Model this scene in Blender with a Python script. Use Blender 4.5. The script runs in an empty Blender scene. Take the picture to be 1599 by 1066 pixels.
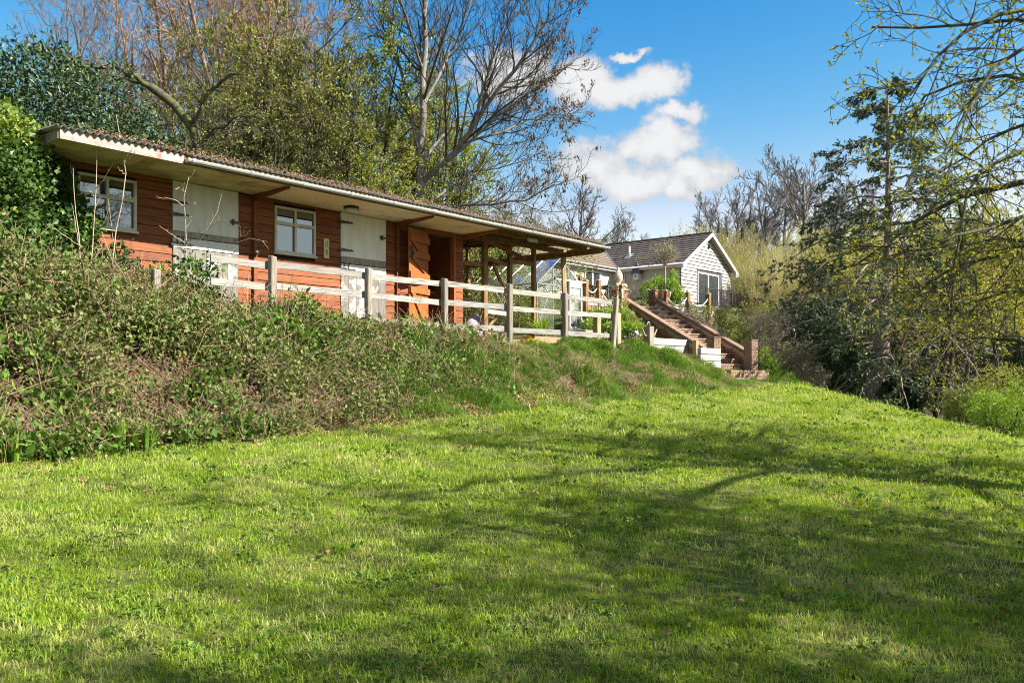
import bpy, math, random
import numpy as np
from mathutils import Vector, Matrix

# ------------------------------------------------------------------ camera, light, exposure
SC = bpy.context.scene
COL = SC.collection
F, CX, HY = 1330.0, 799.5, 585.0            # focal length in photo pixels, principal column, horizon row
cam = bpy.data.cameras.new('camera'); camo = bpy.data.objects.new('camera', cam); COL.objects.link(camo)
camo.location = (0, 0, 0); camo.rotation_euler = (math.radians(90), 0, 0)
cam.sensor_width = 36; cam.lens = F * 36 / 1599; cam.shift_y = (HY - 533) / 1599
cam.clip_start = 0.05; cam.clip_end = 3000
SC.camera = camo

SUN_AZ = math.atan2(0.95, -0.31)            # clockwise from +Y
SUN_EL = math.radians(37)
sd = Vector((math.sin(SUN_AZ) * math.cos(SUN_EL), math.cos(SUN_AZ) * math.cos(SUN_EL), math.sin(SUN_EL)))
sun = bpy.data.lights.new('sun', 'SUN'); sun.energy = 3.6; sun.angle = math.radians(0.42); sun.color = (1, .945, .85)
suno = bpy.data.objects.new('sun', sun); COL.objects.link(suno)
suno.rotation_euler = sd.to_track_quat('Z', 'Y').to_euler(); suno.location = (30, -5, 30)

SC.view_settings.view_transform = 'Standard'; SC.view_settings.look = 'None'
SC.view_settings.exposure = 1.95; SC.view_settings.gamma = 1.0
try: SC.view_settings.use_curve_mapping = False
except Exception: pass
SC.cycles.max_bounces = 7; SC.cycles.transparent_max_bounces = 12; SC.cycles.diffuse_bounces = 4
SC.cycles.sample_clamp_indirect = 6
SC.cycles.use_denoising = True; SC.cycles.filter_width = 1.0

class G:
    """terse shader graph writer"""
    def __init__(s, nt): s.nt = nt; nt.nodes.clear()
    def n(s, typ, ins=None, **kw):
        nd = s.nt.nodes.new(typ)
        for k, v in kw.items(): setattr(nd, k, v)
        for k, v in (ins or {}).items():
            sk = nd.inputs[k]
            if isinstance(v, bpy.types.NodeSocket): s.nt.links.new(v, sk)
            else: sk.default_value = v
        return nd
    def math(s, op, a, b=None, c=None, clamp=False):
        nd = s.nt.nodes.new('ShaderNodeMath'); nd.operation = op; nd.use_clamp = clamp
        for i, v in enumerate((a, b, c)):
            if v is None: continue
            if isinstance(v, bpy.types.NodeSocket): s.nt.links.new(v, nd.inputs[i])
            else: nd.inputs[i].default_value = v
        return nd.outputs[0]
    def mix(s, f, a, b, blend='MIX'):
        nd = s.nt.nodes.new('ShaderNodeMix'); nd.data_type = 'RGBA'; nd.blend_type = blend
        for i, v in ((0, f), (6, a), (7, b)):
            if isinstance(v, bpy.types.NodeSocket): s.nt.links.new(v, nd.inputs[i])
            elif i == 0: nd.inputs[0].default_value = v
            else: nd.inputs[i].default_value = (*v, 1) if len(v) == 3 else v
        return nd.outputs[2]
    def noise(s, vec, scale, detail=4, rough=.55, out=0):
        return s.n('ShaderNodeTexNoise', {'Vector': vec, 'Scale': scale, 'Detail': detail, 'Roughness': rough}).outputs[out]
    def ramp(s, f, lo, hi):
        return s.n('ShaderNodeMapRange', {'Value': f, 'From Min': lo, 'From Max': hi}, interpolation_type='SMOOTHSTEP').outputs[0]

# ------------------------------------------------------------------ sky
world = bpy.data.worlds.new('World'); SC.world = world; world.use_nodes = True
def build_sky():
    g = G(world.node_tree)
    sky = g.n('ShaderNodeTexSky', sky_type='NISHITA', sun_disc=False, sun_elevation=SUN_EL, sun_rotation=SUN_AZ,
              air_density=1.0, dust_density=0.25, ozone_density=2.6, altitude=100)
    blue = g.n('ShaderNodeHueSaturation', {'Hue': .497, 'Saturation': 1.28, 'Value': .92, 'Color': sky.outputs[0]}).outputs[0]
    # camera-like grade of the whole dome: deeper blue aloft, pale at the horizon
    sp = g.n('ShaderNodeSeparateColor', {0: blue}); B = g.math('MULTIPLY', g.math('POWER', sp.outputs[2], .6), .86)
    Gc = g.math('MINIMUM', g.math('MULTIPLY', g.math('POWER', sp.outputs[1], 1.3), .455), g.math('MULTIPLY', B, .98))
    Rc = g.math('MINIMUM', g.math('MULTIPLY', g.math('POWER', sp.outputs[0], 2.4), .86), g.math('MULTIPLY', Gc, .84))
    blue = g.n('ShaderNodeCombineColor', {0: Rc, 1: Gc, 2: B}).outputs[0]
    tc = g.n('ShaderNodeTexCoord').outputs['Generated']
    # cumulus: soft lumps round fixed sky directions, edges broken up by noise
    blobs = [(900,128,62,40),(958,142,75,27),(1022,132,48,30),(1066,172,42,17),(1030,224,72,36),(985,232,30,22),
             (930,258,64,42),(1000,284,82,32),(1085,272,58,34),(1060,298,34,20),(1118,266,36,22),(985,88,30,6),
             (800,120,80,40)]
    blobs = [(px, py, rx, ry) for px, py, rx, ry in blobs] + [(az, el, w, h, 0) for az, el, w, h in ((-60,20,.34,.13),(-100,34,.4,.2),(-140,16,.45,.14),(175,38,.4,.22),(140,18,.45,.15),(100,48,.4,.25),(62,14,.25,.08),(80,28,.3,.12),(-20,62,.4,.22),(-165,62,.4,.25))]  # second list: unseen clouds out of view, added to lift the shadow fill
    warp = g.n('ShaderNodeTexNoise', {'Vector': tc, 'Scale': 26.0, 'Detail': 6, 'Roughness': .6}).outputs[1]
    wv = g.n('ShaderNodeVectorMath', {0: warp, 1: (.5,.5,.5)}, operation='SUBTRACT').outputs[0]
    wv = g.n('ShaderNodeVectorMath', {0: wv, 3: .034}, operation='SCALE').outputs[0]
    pos = g.n('ShaderNodeVectorMath', {0: tc, 1: wv}, operation='ADD').outputs[0]
    acc = None; low = None
    for bl in blobs:
        if len(bl) == 4:
            px, py, rx, ry = bl; d = Vector(((px - CX) / F, 1, (HY - py) / F)); l = d.length; d /= l
            sx = F * l / rx; sz = F * l / ry
        else:
            az, el = math.radians(bl[0]), math.radians(bl[1]); d = Vector((math.sin(az) * math.cos(el), math.cos(az) * math.cos(el), math.sin(el))); sx, sz = 1 / bl[2], 1 / bl[3]
        def dist(off):
            v = g.n('ShaderNodeVectorMath', {0: pos, 1: (d.x, d.y, d.z + off)}, operation='SUBTRACT').outputs[0]
            v = g.n('ShaderNodeVectorMath', {0: v, 1: (sx, sx, sz)}, operation='MULTIPLY').outputs[0]
            return g.n('ShaderNodeVectorMath', {0: v}, operation='LENGTH').outputs['Value']
        m = g.math('SUBTRACT', 1.15, dist(0))
        acc = m if acc is None else g.math('SMOOTH_MAX', acc, m, .25)
    nz = g.noise(tc, 46, 7, .6); nz2 = g.noise(tc, 14, 4, .6)
    dens = g.math('ADD', acc, g.math('MULTIPLY', g.math('SUBTRACT', nz, .5), 1.35))
    cover = g.ramp(dens, -.06, .50)
    cover = g.math('MULTIPLY', cover, .93)
    # grey-pink bellies where the cloud is thick and low in its lump
    body = g.ramp(g.math('ADD', dens, g.math('MULTIPLY', g.math('SUBTRACT', nz2, .5), 1.6)), .1, 1.0)
    ccol = g.mix(body, (1.5, 1.51, 1.57), (2.1, 2.08, 2.05))
    col = g.mix(cover, blue, ccol)
    bg = g.n('ShaderNodeBackground', {'Color': col, 'Strength': .115})
    out = g.n('ShaderNodeOutputWorld'); world.node_tree.links.new(bg.outputs[0], out.inputs[0])
build_sky()

# ------------------------------------------------------------------ frame of the place
UX, UY = 0.670, 0.742                         # along the stable front (right and away)
NX, NY = -0.742, 0.670                        # back through the stable
PX, PY = -2.246, 18.0                         # a point on the stable's front wall line
ANG = math.atan2(UY, UX)
def to_world(t, o): return PX + UX * t - NX * o, PY + UY * t - NY * o      # o = metres in front of the wall
def to_local(x, y):
    dx, dy = np.asarray(x) - PX, np.asarray(y) - PY
    return dx * UX + dy * UY, -(dx * NX + dy * NY)
def ray(px, py, Y): return np.array([(px - CX) / F * Y, Y, (HY - py) / F * Y])
def wall_t(px, o=0.0):                        # where a picture column meets the line o metres before the wall
    a = (px - CX) / F; x0, y0 = to_world(0, o)
    return (a * y0 - x0) / (UX - a * UY)
def wall_z(px, py, o=0.0):
    t = wall_t(px, o); return (HY - py) / F * to_world(t, o)[1]

def smooth(a, b, v):
    s = np.clip((np.asarray(v, float) - a) / (b - a), 0, 1); return s * s * (3 - 2 * s)

# ------------------------------------------------------------------ value noise for terrain and scatter
_rs = np.random.default_rng(5); _lat = _rs.random((256, 256))
def vnoise(x, y):
    x = np.asarray(x, float); y = np.asarray(y, float)
    xi = np.floor(x).astype(int); yi = np.floor(y).astype(int); fx = x - xi; fy = y - yi
    fx = fx * fx * (3 - 2 * fx); fy = fy * fy * (3 - 2 * fy)
    a = _lat[xi % 256, yi % 256]; b = _lat[(xi + 1) % 256, yi % 256]; c = _lat[xi % 256, (yi + 1) % 256]; d = _lat[(xi + 1) % 256, (yi + 1) % 256]
    return (a * (1 - fx) + b * fx) * (1 - fy) + (c * (1 - fx) + d * fx) * fy

_cp = []
for (t, o, z) in [(-14,2.2,.5),(-14,-4,1.2),(-9,2.2,.6),(-9,-4,.9),(-6,1,.62),(-3,2.2,.6),(-3,-2,.75),(-3,-5,.9),(0,1,.68),(3,2.2,.62),(3,-2,.8),(3,-5,.95),(5,2.2,.62),(4.6,.5,.78),
    (5.6,-.5,1.05),(6.5,-1.2,1.12),(7.8,-1.2,1.15),(7,-3,1.2),(7.6,1.0,.80),(7.5,2.3,.22),(6,2.3,.42),(8.6,.4,1.1),(8.5,-.5,1.5),(8.8,-1.4,2.25),(8.6,-4,2.3),(6,-6,1.9),
    (10,2.6,-.10),(10,1.2,.6),(10,-1.4,2.28),(12,2.4,-.2),(11.6,.5,1.1),(12.6,.5,.8),(13,-1.3,2.15),(12,-4,2.4),(15,2.3,-.45),(15,0,.5),(16,-2,1.8),(16,-5,2.5),(20,2,-.8),(20,-2,.9),(20,-6,2.6),
    (-10,-9,2.6),(-6,-8,2.0),(-6,-15,4.5),(-6,-30,9),(3,-10,2.4),(3,-20,5),(3,-40,9),(-20,-20,7),(-25,-40,11)]:
    _cp.append((*to_world(t, o), z))
_cp += [(8,48,4.1),(5,52,4.3),(10,51,4.2),(14,55,3.2),(5,60,4.4),(0,48,4.2),(10,57,4.3),(13,62,4.2),(19,58,1.5),(20,50,.3),(15,46,1.2),(11,42,3.2),(5,70,5.6),(20,76,6),(0,85,8),(20,92,9),(-20,60,11),(-40,40,12),(40,85,7),
        (70,60,4),(0,120,11),(60,130,11),(-70,60,14),(-60,130,15),(30,115,11)]
_cp = np.array(_cp)
def _kern(r): return r ** 1.0
_A = np.zeros((len(_cp) + 3,) * 2); _d = np.linalg.norm(_cp[:, None, :2] - _cp[None, :, :2], axis=2)
_A[:-3, :-3] = _kern(_d); _A[:-3, -3] = 1; _A[:-3, -2:] = _cp[:, :2]; _A[-3:, :-3] = _A[:-3, -3:].T
_w = np.linalg.solve(_A, np.r_[_cp[:, 2], 0, 0, 0])
def upper(x, y):
    sh = np.shape(x); q = np.stack([np.ravel(x), np.ravel(y)], 1)
    q = np.clip(q, -140, 160)
    r = _kern(np.linalg.norm(q[:, None] - _cp[None, :, :2], axis=2))
    return (r @ _w[:-3] + _w[-3] + q @ _w[-2:]).reshape(sh)
def lawn(x, y):
    yy = np.where(y < 24, y, 24 + 6 * np.tanh((y - 24) / 10.0)); yy = np.where(yy < 2, 2 + 4 * np.tanh((yy - 2) / 4.0), yy)
    xx = np.clip(x, -12, 12)
    z = -1.5 - .03 * xx + .075 * (yy - 3)
    d = np.maximum(x - 7.4, 0); z = z - 2.3 * (1 - np.exp(-(d / 4.2) ** 1.45))
    z = z + .10 * np.clip(y - 48, 0, 90) * smooth(45, 70, y)
    return z + .03 * (vnoise(x * .9, y * .9) - .5)
def ground(x, y):
    x = np.asarray(x, float); y = np.asarray(y, float)
    t, o = to_local(x, y)
    wob = .35 * (vnoise(t * .7 + 9, o * .2) - .5)
    s = smooth(2.35, 3.95, o + wob)
    z = upper(x, y) * (1 - s) + lawn(x, y) * s
    band = np.exp(-((o - 3.0) / .8) ** 2) * smooth(-14, -9, t) * (1 - smooth(11.5, 14, t))
    return z + band * ((.36 + .2 * smooth(0, 3, t)) * (vnoise(t * 2.1, o * 2.1 + 4) - .5) + .16 * (vnoise(t * 6, o * 6) - .5))

# ------------------------------------------------------------------ mesh helpers
def link(o, parent=None):
    COL.objects.link(o)
    if parent is not None: o.parent = parent
    return o
def tag(o, label=None, cat=None, group=None, kind=None):
    if label: o['label'] = label
    if cat: o['category'] = cat
    if group: o['group'] = group
    if kind: o['kind'] = kind
    return o
def thing(name, label, cat, loc=(0, 0, 0), rotz=0.0, group=None):
    o = bpy.data.objects.new(name, None); o.empty_display_size = .2; COL.objects.link(o)
    o.location = loc; o.rotation_euler = (0, 0, rotz)
    return tag(o, label, cat, group)
def np_mesh(name, V, faces, mats, rnd=None, smooth_=False, mi=None):
    """V (n,3); faces = list of int arrays (m,3) or (m,4)"""
    me = bpy.data.meshes.new(name)
    V = np.ascontiguousarray(V, dtype=np.float32)
    faces = [np.asarray(f, dtype=np.int32) for f in faces if len(f)]
    li = np.concatenate([f.ravel() for f in faces]); tot = np.concatenate([np.full(len(f), f.shape[1], np.int32) for f in faces])
    st = np.r_[0, np.cumsum(tot)[:-1]].astype(np.int32)
    me.vertices.add(len(V)); me.vertices.foreach_set('co', V.ravel())
    me.loops.add(len(li)); me.loops.foreach_set('vertex_index', li)
    me.polygons.add(len(tot)); me.polygons.foreach_set('loop_start', st)
    try: me.polygons.foreach_set('loop_total', tot)
    except Exception: pass
    if mi is not None: me.polygons.foreach_set('material_index', np.asarray(mi, np.int32))
    me.polygons.foreach_set('use_smooth', np.full(len(tot), smooth_))
    if rnd is not None:
        a = me.attributes.new('rnd', 'FLOAT', 'POINT'); a.data.foreach_set('value', np.asarray(rnd, np.float32))
    me.update(calc_edges=True); me.validate()
    for m in (mats if isinstance(mats, (list, tuple)) else [mats]): me.materials.append(m)
    return me
class MB:
    """collects simple solids, links them as one mesh object"""
    def __init__(s): s.v = []; s.f = []
    def raw(s, v, f):
        b = len(s.v); s.v += [tuple(p) for p in v]; s.f += [tuple(i + b for i in q) for q in f]; return s
    def hexa(s, p): return s.raw(p, [(0,3,2,1),(4,5,6,7),(0,1,5,4),(1,2,6,5),(2,3,7,6),(3,0,4,7)])
    def box(s, x0, x1, y0, y1, z0, z1): 
        return s.hexa([(x0,y0,z0),(x1,y0,z0),(x1,y1,z0),(x0,y1,z0),(x0,y0,z1),(x1,y0,z1),(x1,y1,z1),(x0,y1,z1)])
    def bar(s, a, b, w, h, up=(0, 0, 1)):
        a = Vector(a); b = Vector(b); d = (b - a).normalized(); r = d.cross(Vector(up))
        if r.length < 1e-4: r = d.cross(Vector((1, 0, 0)))
        r.normalize(); q = r.cross(d); r *= w / 2; q *= h / 2
        return s.hexa([a - r - q, a + r - q, a + r + q, a - r + q, b - r - q, b + r - q, b + r + q, b - r + q])
    def prism(s, poly, axis, c0, c1):
        n = len(poly)
        def P(u, v, c): return (c, u, v) if axis == 'x' else ((u, c, v) if axis == 'y' else (u, v, c))
        v = [P(u, w, c0) for u, w in poly] + [P(u, w, c1) for u, w in poly]
        return s.raw(v, [tuple(range(n))[::-1], tuple(range(n, 2 * n))] + [(i, (i + 1) % n, n + (i + 1) % n, n + i) for i in range(n)])
    def lathe(s, prof, n=16, c=(0, 0, 0)):
        v = []; 
        for r, z in prof:
            for k in range(n): a = 2 * math.pi * k / n; v.append((c[0] + r * math.cos(a), c[1] + r * math.sin(a), c[2] + z))
        f = []
        for i in range(len(prof) - 1):
            for k in range(n): f.append((i*n+k, i*n+(k+1) % n, (i+1)*n+(k+1) % n, (i+1)*n+k))
        f.append(tuple(range(n))[::-1]); f.append(tuple((len(prof)-1)*n+k for k in range(n)))
        return s.raw(v, f)
    def tube(s, pts, r, n=8):
        P = np.array(pts, float)[None]; R = np.full(P.shape[:2], r) if np.isscalar(r) else np.array(r, float)[None]
        V, Q = tubes(P, R, n); b = len(s.v); s.v += [tuple(p) for p in V]; s.f += [tuple(int(i) + b for i in q) for q in Q]
        m = len(pts); s.f.append(tuple(b + i for i in range(n))[::-1]); s.f.append(tuple(b + (m-1)*n + i for i in range(n)))
        return s
    def build(s, name, mat, parent=None, smooth_=False, bevel=0, loc=None):
        me = bpy.data.meshes.new(name); me.from_pydata(s.v, [], s.f); me.materials.append(mat)
        if smooth_: me.polygons.foreach_set('use_smooth', [True] * len(me.polygons))
        me.update(); o = bpy.data.objects.new(name, me); link(o, parent)
        if loc is not None: o.location = loc
        if bevel:
            b = o.modifiers.new('bevel', 'BEVEL'); b.width = bevel; b.segments = 1; b.limit_method = 'ANGLE'
        return o
def norm(v): return v / np.maximum(np.linalg.norm(v, axis=-1, keepdims=True), 1e-9)
def tubes(P, R, m):
    """P (N,k,3), R (N,k) -> one vertex and quad array for all the tubes"""
    N, k, _ = P.shape
    T = norm(np.gradient(P, axis=1)); d = norm(P[:, -1] - P[:, 0])
    ax = np.eye(3)[np.argmin(np.abs(d), axis=1)][:, None, :]
    U = norm(np.cross(T, np.broadcast_to(ax, T.shape))); W = np.cross(T, U)
    a = np.arange(m) * 2 * np.pi / m
    ring = P[:, :, None] + R[:, :, None, None] * (np.cos(a)[None, None, :, None] * U[:, :, None] + np.sin(a)[None, None, :, None] * W[:, :, None])
    base = np.arange(N)[:, None, None] * (k * m); j = np.arange(k - 1)[None, :, None] * m; i = np.arange(m)[None, None, :]; i2 = (np.arange(m) + 1) % m; i2 = i2[None, None, :]
    Q = np.stack([base + j + i, base + j + i2, base + j + m + i2, base + j + m + i], -1).reshape(-1, 4)
    return ring.reshape(-1, 3), Q
def merge(parts):
    V = []; Q = []; b = 0
    for v, q in parts: V.append(v); Q.append(q + b); b += len(v)
    return np.concatenate(V), np.concatenate(Q)
# ------------------------------------------------------------------ materials
def surf(name, a, b, scale=6.0, stretch=(1, 1, 1), rough=.8, bump=.3, lo=.35, hi=.65, c=None, cs=2.0, clo=.55, chi=.7, vary=.12, spec=.3, metal=0.0, bdist=.01, detail=6, coord='Object'):
    """two-tone grain, an optional third tone in patches, a little per-object brightness"""
    m = bpy.data.materials.new(name); m.use_nodes = True; g = G(m.node_tree)
    tc = g.n('ShaderNodeTexCoord').outputs[coord]
    rnd = g.n('ShaderNodeObjectInfo').outputs['Random']
    off = g.n('ShaderNodeVectorMath', {0: tc, 1: g.n('ShaderNodeCombineXYZ', {0: g.math('MULTIPLY', rnd, 7.3), 1: g.math('MULTIPLY', rnd, 3.1), 2: g.math('MULTIPLY', rnd, 5.7)}).outputs[0]}, operation='ADD').outputs[0]
    v = g.n('ShaderNodeVectorMath', {0: off, 1: stretch}, operation='MULTIPLY').outputs[0]
    n1 = g.noise(v, scale, detail, .6)
    col = g.mix(g.ramp(n1, lo, hi), a, b)
    if c is not None: col = g.mix(g.ramp(g.noise(v if cs > 4 else off, cs, 5, .65), clo, chi), col, c)
    val = g.math('ADD', 1 - vary, g.math('MULTIPLY', rnd, 2 * vary))
    col = g.n('ShaderNodeHueSaturation', {'Value': val, 'Color': col}).outputs[0]
    bs = g.n('ShaderNodeBsdfPrincipled', {'Base Color': col, 'Roughness': rough, 'Metallic': metal, 'Specular IOR Level': spec})
    if bump:
        bp = g.n('ShaderNodeBump', {'Strength': bump, 'Distance': bdist, 'Height': n1}); g.nt.links.new(bp.outputs[0], bs.inputs['Normal'])
    g.nt.links.new(bs.outputs[0], g.n('ShaderNodeOutputMaterial').inputs[0]); return m
def leafm(name, cols, trans=.35, rough=.45, spec=.35, pos=0.0, inst=False, tboost=1.25, straw=None, straw_amt=.6):
    """foliage: colour by each leaf's own number, some light passing through"""
    m = bpy.data.materials.new(name); m.use_nodes = True; g = G(m.node_tree)
    r = g.n('ShaderNodeAttribute', attribute_name='rnd').outputs['Fac']
    if inst:
        r2 = g.n('ShaderNodeObjectInfo').outputs['Random']; r = g.math('FRACT', g.math('ADD', r, r2))
    rp = g.n('ShaderNodeValToRGB', {'Fac': r}); el = rp.color_ramp.elements
    for i, c in enumerate(cols):
        e = el[i] if i < 2 else el.new(1.0)
        e.position = i / (len(cols) - 1); e.color = (*c, 1)
    col = rp.outputs[0]
    gp = g.n('ShaderNodeNewGeometry').outputs['Position']
    if pos:
        n = g.noise(gp, pos, 3, .6)
        col = g.n('ShaderNodeHueSaturation', {'Hue': g.math('ADD', .485, g.math('MULTIPLY', n, .03)), 'Value': g.math('ADD', .42, g.math('MULTIPLY', n, 1.16)), 'Color': col}).outputs[0]
    if straw is not None:
        n = g.math('ADD', g.math('MULTIPLY', g.noise(gp, 1.3, 5, .65), .6), g.math('MULTIPLY', g.noise(gp, 6.0, 3, .6), .4))
        col = g.mix(g.math('MULTIPLY', g.ramp(n, .46, .62), straw_amt), col, straw)
    bs = g.n('ShaderNodeBsdfPrincipled', {'Base Color': col, 'Roughness': rough, 'Specular IOR Level': spec})
    tcol = g.n('ShaderNodeHueSaturation', {'Hue': .49, 'Saturation': 1.1, 'Value': tboost, 'Color': col}).outputs[0]
    tr = g.n('ShaderNodeBsdfTranslucent', {'Color': tcol})
    mx = g.n('ShaderNodeMixShader', {0: trans, 1: bs.outputs[0], 2: tr.outputs[0]})
    g.nt.links.new(mx.outputs[0], g.n('ShaderNodeOutputMaterial').inputs[0]); return m
def glassm(name, tint, refl, milky=0.0, rough=.02, through=True):
    m = bpy.data.materials.new(name); m.use_nodes = True; g = G(m.node_tree)
    gl = g.n('ShaderNodeBsdfGlossy', {'Color': (.95, .97, 1, 1), 'Roughness': rough})
    a = g.n('ShaderNodeBsdfTransparent', {'Color': (*tint, 1)}) if through else g.n('ShaderNodeBsdfDiffuse', {'Color': (*tint, 1)})
    if milky:
        d = g.n('ShaderNodeBsdfDiffuse', {'Color': (.55, .58, .5, 1)})
        tc = g.n('ShaderNodeTexCoord').outputs['Object']
        f = g.math('MULTIPLY', g.ramp(g.noise(tc, 3.0, 5, .6), .3, .75), milky)
        a = g.n('ShaderNodeMixShader', {0: f, 1: a.outputs[0], 2: d.outputs[0]})
    fr = g.n('ShaderNodeFresnel', {'IOR': 1.5}).outputs[0]
    f = g.math('ADD', refl, g.math('MULTIPLY', fr, .6), clamp=True)
    mx = g.n('ShaderNodeMixShader', {0: f, 1: a.outputs[0], 2: gl.outputs[0]})
    g.nt.links.new(mx.outputs[0], g.n('ShaderNodeOutputMaterial').inputs[0]); return m

M = {}
M['red_board'] = surf('red_board', (.155, .045, .016), (.285, .092, .03), 5, (.5, 3, 9), .7, .5, .3, .7, c=(.11, .05, .03), cs=1.7, clo=.5, chi=.8, vary=.2)
M['red_door'] = surf('red_door', (.26, .08, .02), (.36, .12, .03), 5, (7, 3, .6), .6, .35, .3, .7, vary=.1)
M['dark_red'] = surf('dark_red', (.12, .035, .015), (.2, .06, .025), 5, (3, 3, .8), .7, .3)
M['dark_wood'] = surf('dark_wood', (.02, .013, .008), (.05, .03, .018), 4, rough=.9)
M['brown_wood'] = surf('brown_wood', (.15, .083, .035), (.25, .145, .065), 6, (2, 2, .7), .8, .4, vary=.2)
M['pale_wood'] = surf('pale_wood', (.28, .195, .10), (.4, .3, .18), 6, (2, 2, .7), .8, .4, vary=.15)
M['old_wood'] = surf('old_wood', (.24, .2, .15), (.42, .37, .3), 5, (8, 8, .6), .85, .5, vary=.15, c=(.15, .12, .08), cs=2.5)
M['rail'] = surf('rail', (.10, .092, .078), (.27, .255, .232), 4, (.7, 9, 11), .85, .6, .3, .55, c=(.15, .12, .085), cs=2.2, clo=.6, chi=.75, vary=.14)
M['post'] = surf('post', (.15, .125, .095), (.28, .25, .2), 5, (9, 9, .7), .85, .6, .3, .65, vary=.15)
M['door_white'] = surf('door_white', (.66, .65, .59), (.75, .74, .69), 3, (4, 4, .8), .6, .15, c=(.55, .52, .42), cs=2.0, clo=.58, chi=.85, vary=.04)
M['door_worn'] = surf('door_worn', (.13, .117, .10), (.22, .205, .18), 5, (8, 8, .7), .8, .4, .3, .7, c=(.38, .37, .345), cs=2.6, clo=.52, chi=.58, vary=.08)
M['soffit'] = surf('soffit', (.74, .66, .46), (.82, .75, .56), 1.6, rough=.8, bump=.05, c=(.30, .25, .10), cs=2.6, clo=.53, chi=.78, vary=.04)
M['soffit_old'] = surf('soffit_old', (.46, .39, .18), (.64, .56, .30), 1.6, rough=.85, bump=.05, c=(.2, .17, .05), cs=2.2, clo=.45, chi=.75, vary=.04)
M['fascia'] = surf('fascia', (.27, .225, .2), (.36, .315, .285), 4, (.8, 4, 4), .7, .3, c=(.36, .15, .12), cs=3.5, clo=.52, chi=.6)
M['gutter'] = surf('gutter', (.3, .315, .3), (.4, .415, .4), 5, (.6, 3, 3), .45, .05, spec=.5, c=(.28, .29, .2), cs=3, clo=.55, chi=.75, vary=.04)
M['sheet'] = surf('sheet', (.05, .042, .036), (.11, .092, .078), 5, rough=.85, bump=.4, c=(.10, .14, .24), cs=2.2, clo=.58, chi=.66, vary=.25)
M['sheet_pale'] = surf('sheet_pale', (.45, .45, .43), (.6, .6, .57), 4, rough=.7, bump=.1)
M['iron'] = surf('iron', (.05, .05, .052), (.10, .10, .10), 8, rough=.5, metal=.6, bump=.2)
M['steel'] = surf('steel', (.45, .46, .47), (.6, .61, .62), 8, rough=.35, metal=.8, bump=.1)
M['white_frame'] = surf('white_frame', (.5, .47, .36), (.58, .55, .45), 4, rough=.55, bump=.05, vary=.05)
M['white_plastic'] = surf('white_plastic', (.52, .52, .52), (.58, .58, .58), 4, rough=.4, bump=.0, vary=.03)
M['plaque'] = surf('plaque', (.62, .54, .3), (.72, .65, .4), 6, rough=.7, bump=.1)
M['render_wall'] = surf('render_wall', (.42, .38, .28), (.48, .44, .35), 3, rough=.85, bump=.15, vary=.02)
M['render_grey'] = surf('render_grey', (.44, .43, .38), (.5, .49, .44), 3, rough=.85, bump=.15, vary=.02)
M['clad'] = surf('clad', (.22, .2, .185), (.34, .32, .305), 3.5, (1, 1, 4), .75, .35, .3, .6, c=(.4, .33, .28), cs=2.2, clo=.62, chi=.8, vary=.07)
M['roof_tile'] = surf('roof_tile', (.055, .045, .04), (.12, .10, .09), 9, (1, 1, 2), .85, .5, c=(.22, .2, .17), cs=5, clo=.62, chi=.75, vary=.16)
M['roof_brown'] = surf('roof_brown', (.12, .09, .065), (.19, .145, .105), 9, (1, 1, 2), .85, .5, vary=.16)
M['brick'] = surf('brick', (.19, .085, .048), (.3, .15, .085), 14, rough=.85, bump=.4, c=(.16, .09, .06), cs=5, clo=.6, chi=.75, vary=.28)
M['brick_tan'] = surf('brick_tan', (.19, .118, .075), (.28, .185, .125), 14, rough=.85, bump=.4, c=(.25, .14, .09), cs=5, clo=.58, chi=.72, vary=.24)
M['mortar'] = surf('mortar', (.27, .2, .145), (.36, .28, .2), 10, rough=.9)
M['coping'] = surf('coping', (.175, .11, .075), (.26, .175, .125), 9, rough=.85, bump=.4, c=(.2, .13, .08), cs=4, vary=.1)
M['tread'] = surf('tread', (.23, .155, .11), (.32, .235, .175), 9, rough=.85, bump=.4, vary=.14)
M['stone'] = surf('stone', (.42, .32, .22), (.55, .43, .31), 9, rough=.85, bump=.5, c=(.26, .2, .12), cs=6, vary=.08)
M['rope'] = surf('rope', (.55, .46, .33), (.68, .6, .46), 30, rough=.9, bump=.5)
M['sleeper'] = surf('sleeper', (.25, .24, .22), (.38, .37, .35), 4, (.8, 5, 6), .8, .45, .3, .6, c=(.17, .135, .1), cs=2.4, clo=.6, chi=.78, vary=.08)
M['wicker'] = surf('wicker', (.14, .07, .03), (.3, .17, .08), 22, (1, 1, .35), .7, .8)
M['cloth'] = surf('cloth', (.34, .27, .34), (.46, .4, .46), 5, rough=.9, bump=.4)
M['terra'] = surf('terra', (.38, .2, .12), (.5, .28, .17), 8, rough=.8, bump=.2)
M['slate'] = surf('slate', (.06, .06, .075), (.11, .11, .13), 8, rough=.6, bump=.2)
M['window_glass'] = glassm('window_glass', (.018, .022, .028), .17, through=False)
M['house_glass'] = glassm('house_glass', (.03, .04, .045), .16, through=False)
M['clear_glass'] = glassm('clear_glass', (.93, .96, .94), .03, milky=.16)
M['frosted'] = glassm('frosted', (.9, .93, .88), .03, milky=.6)
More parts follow.
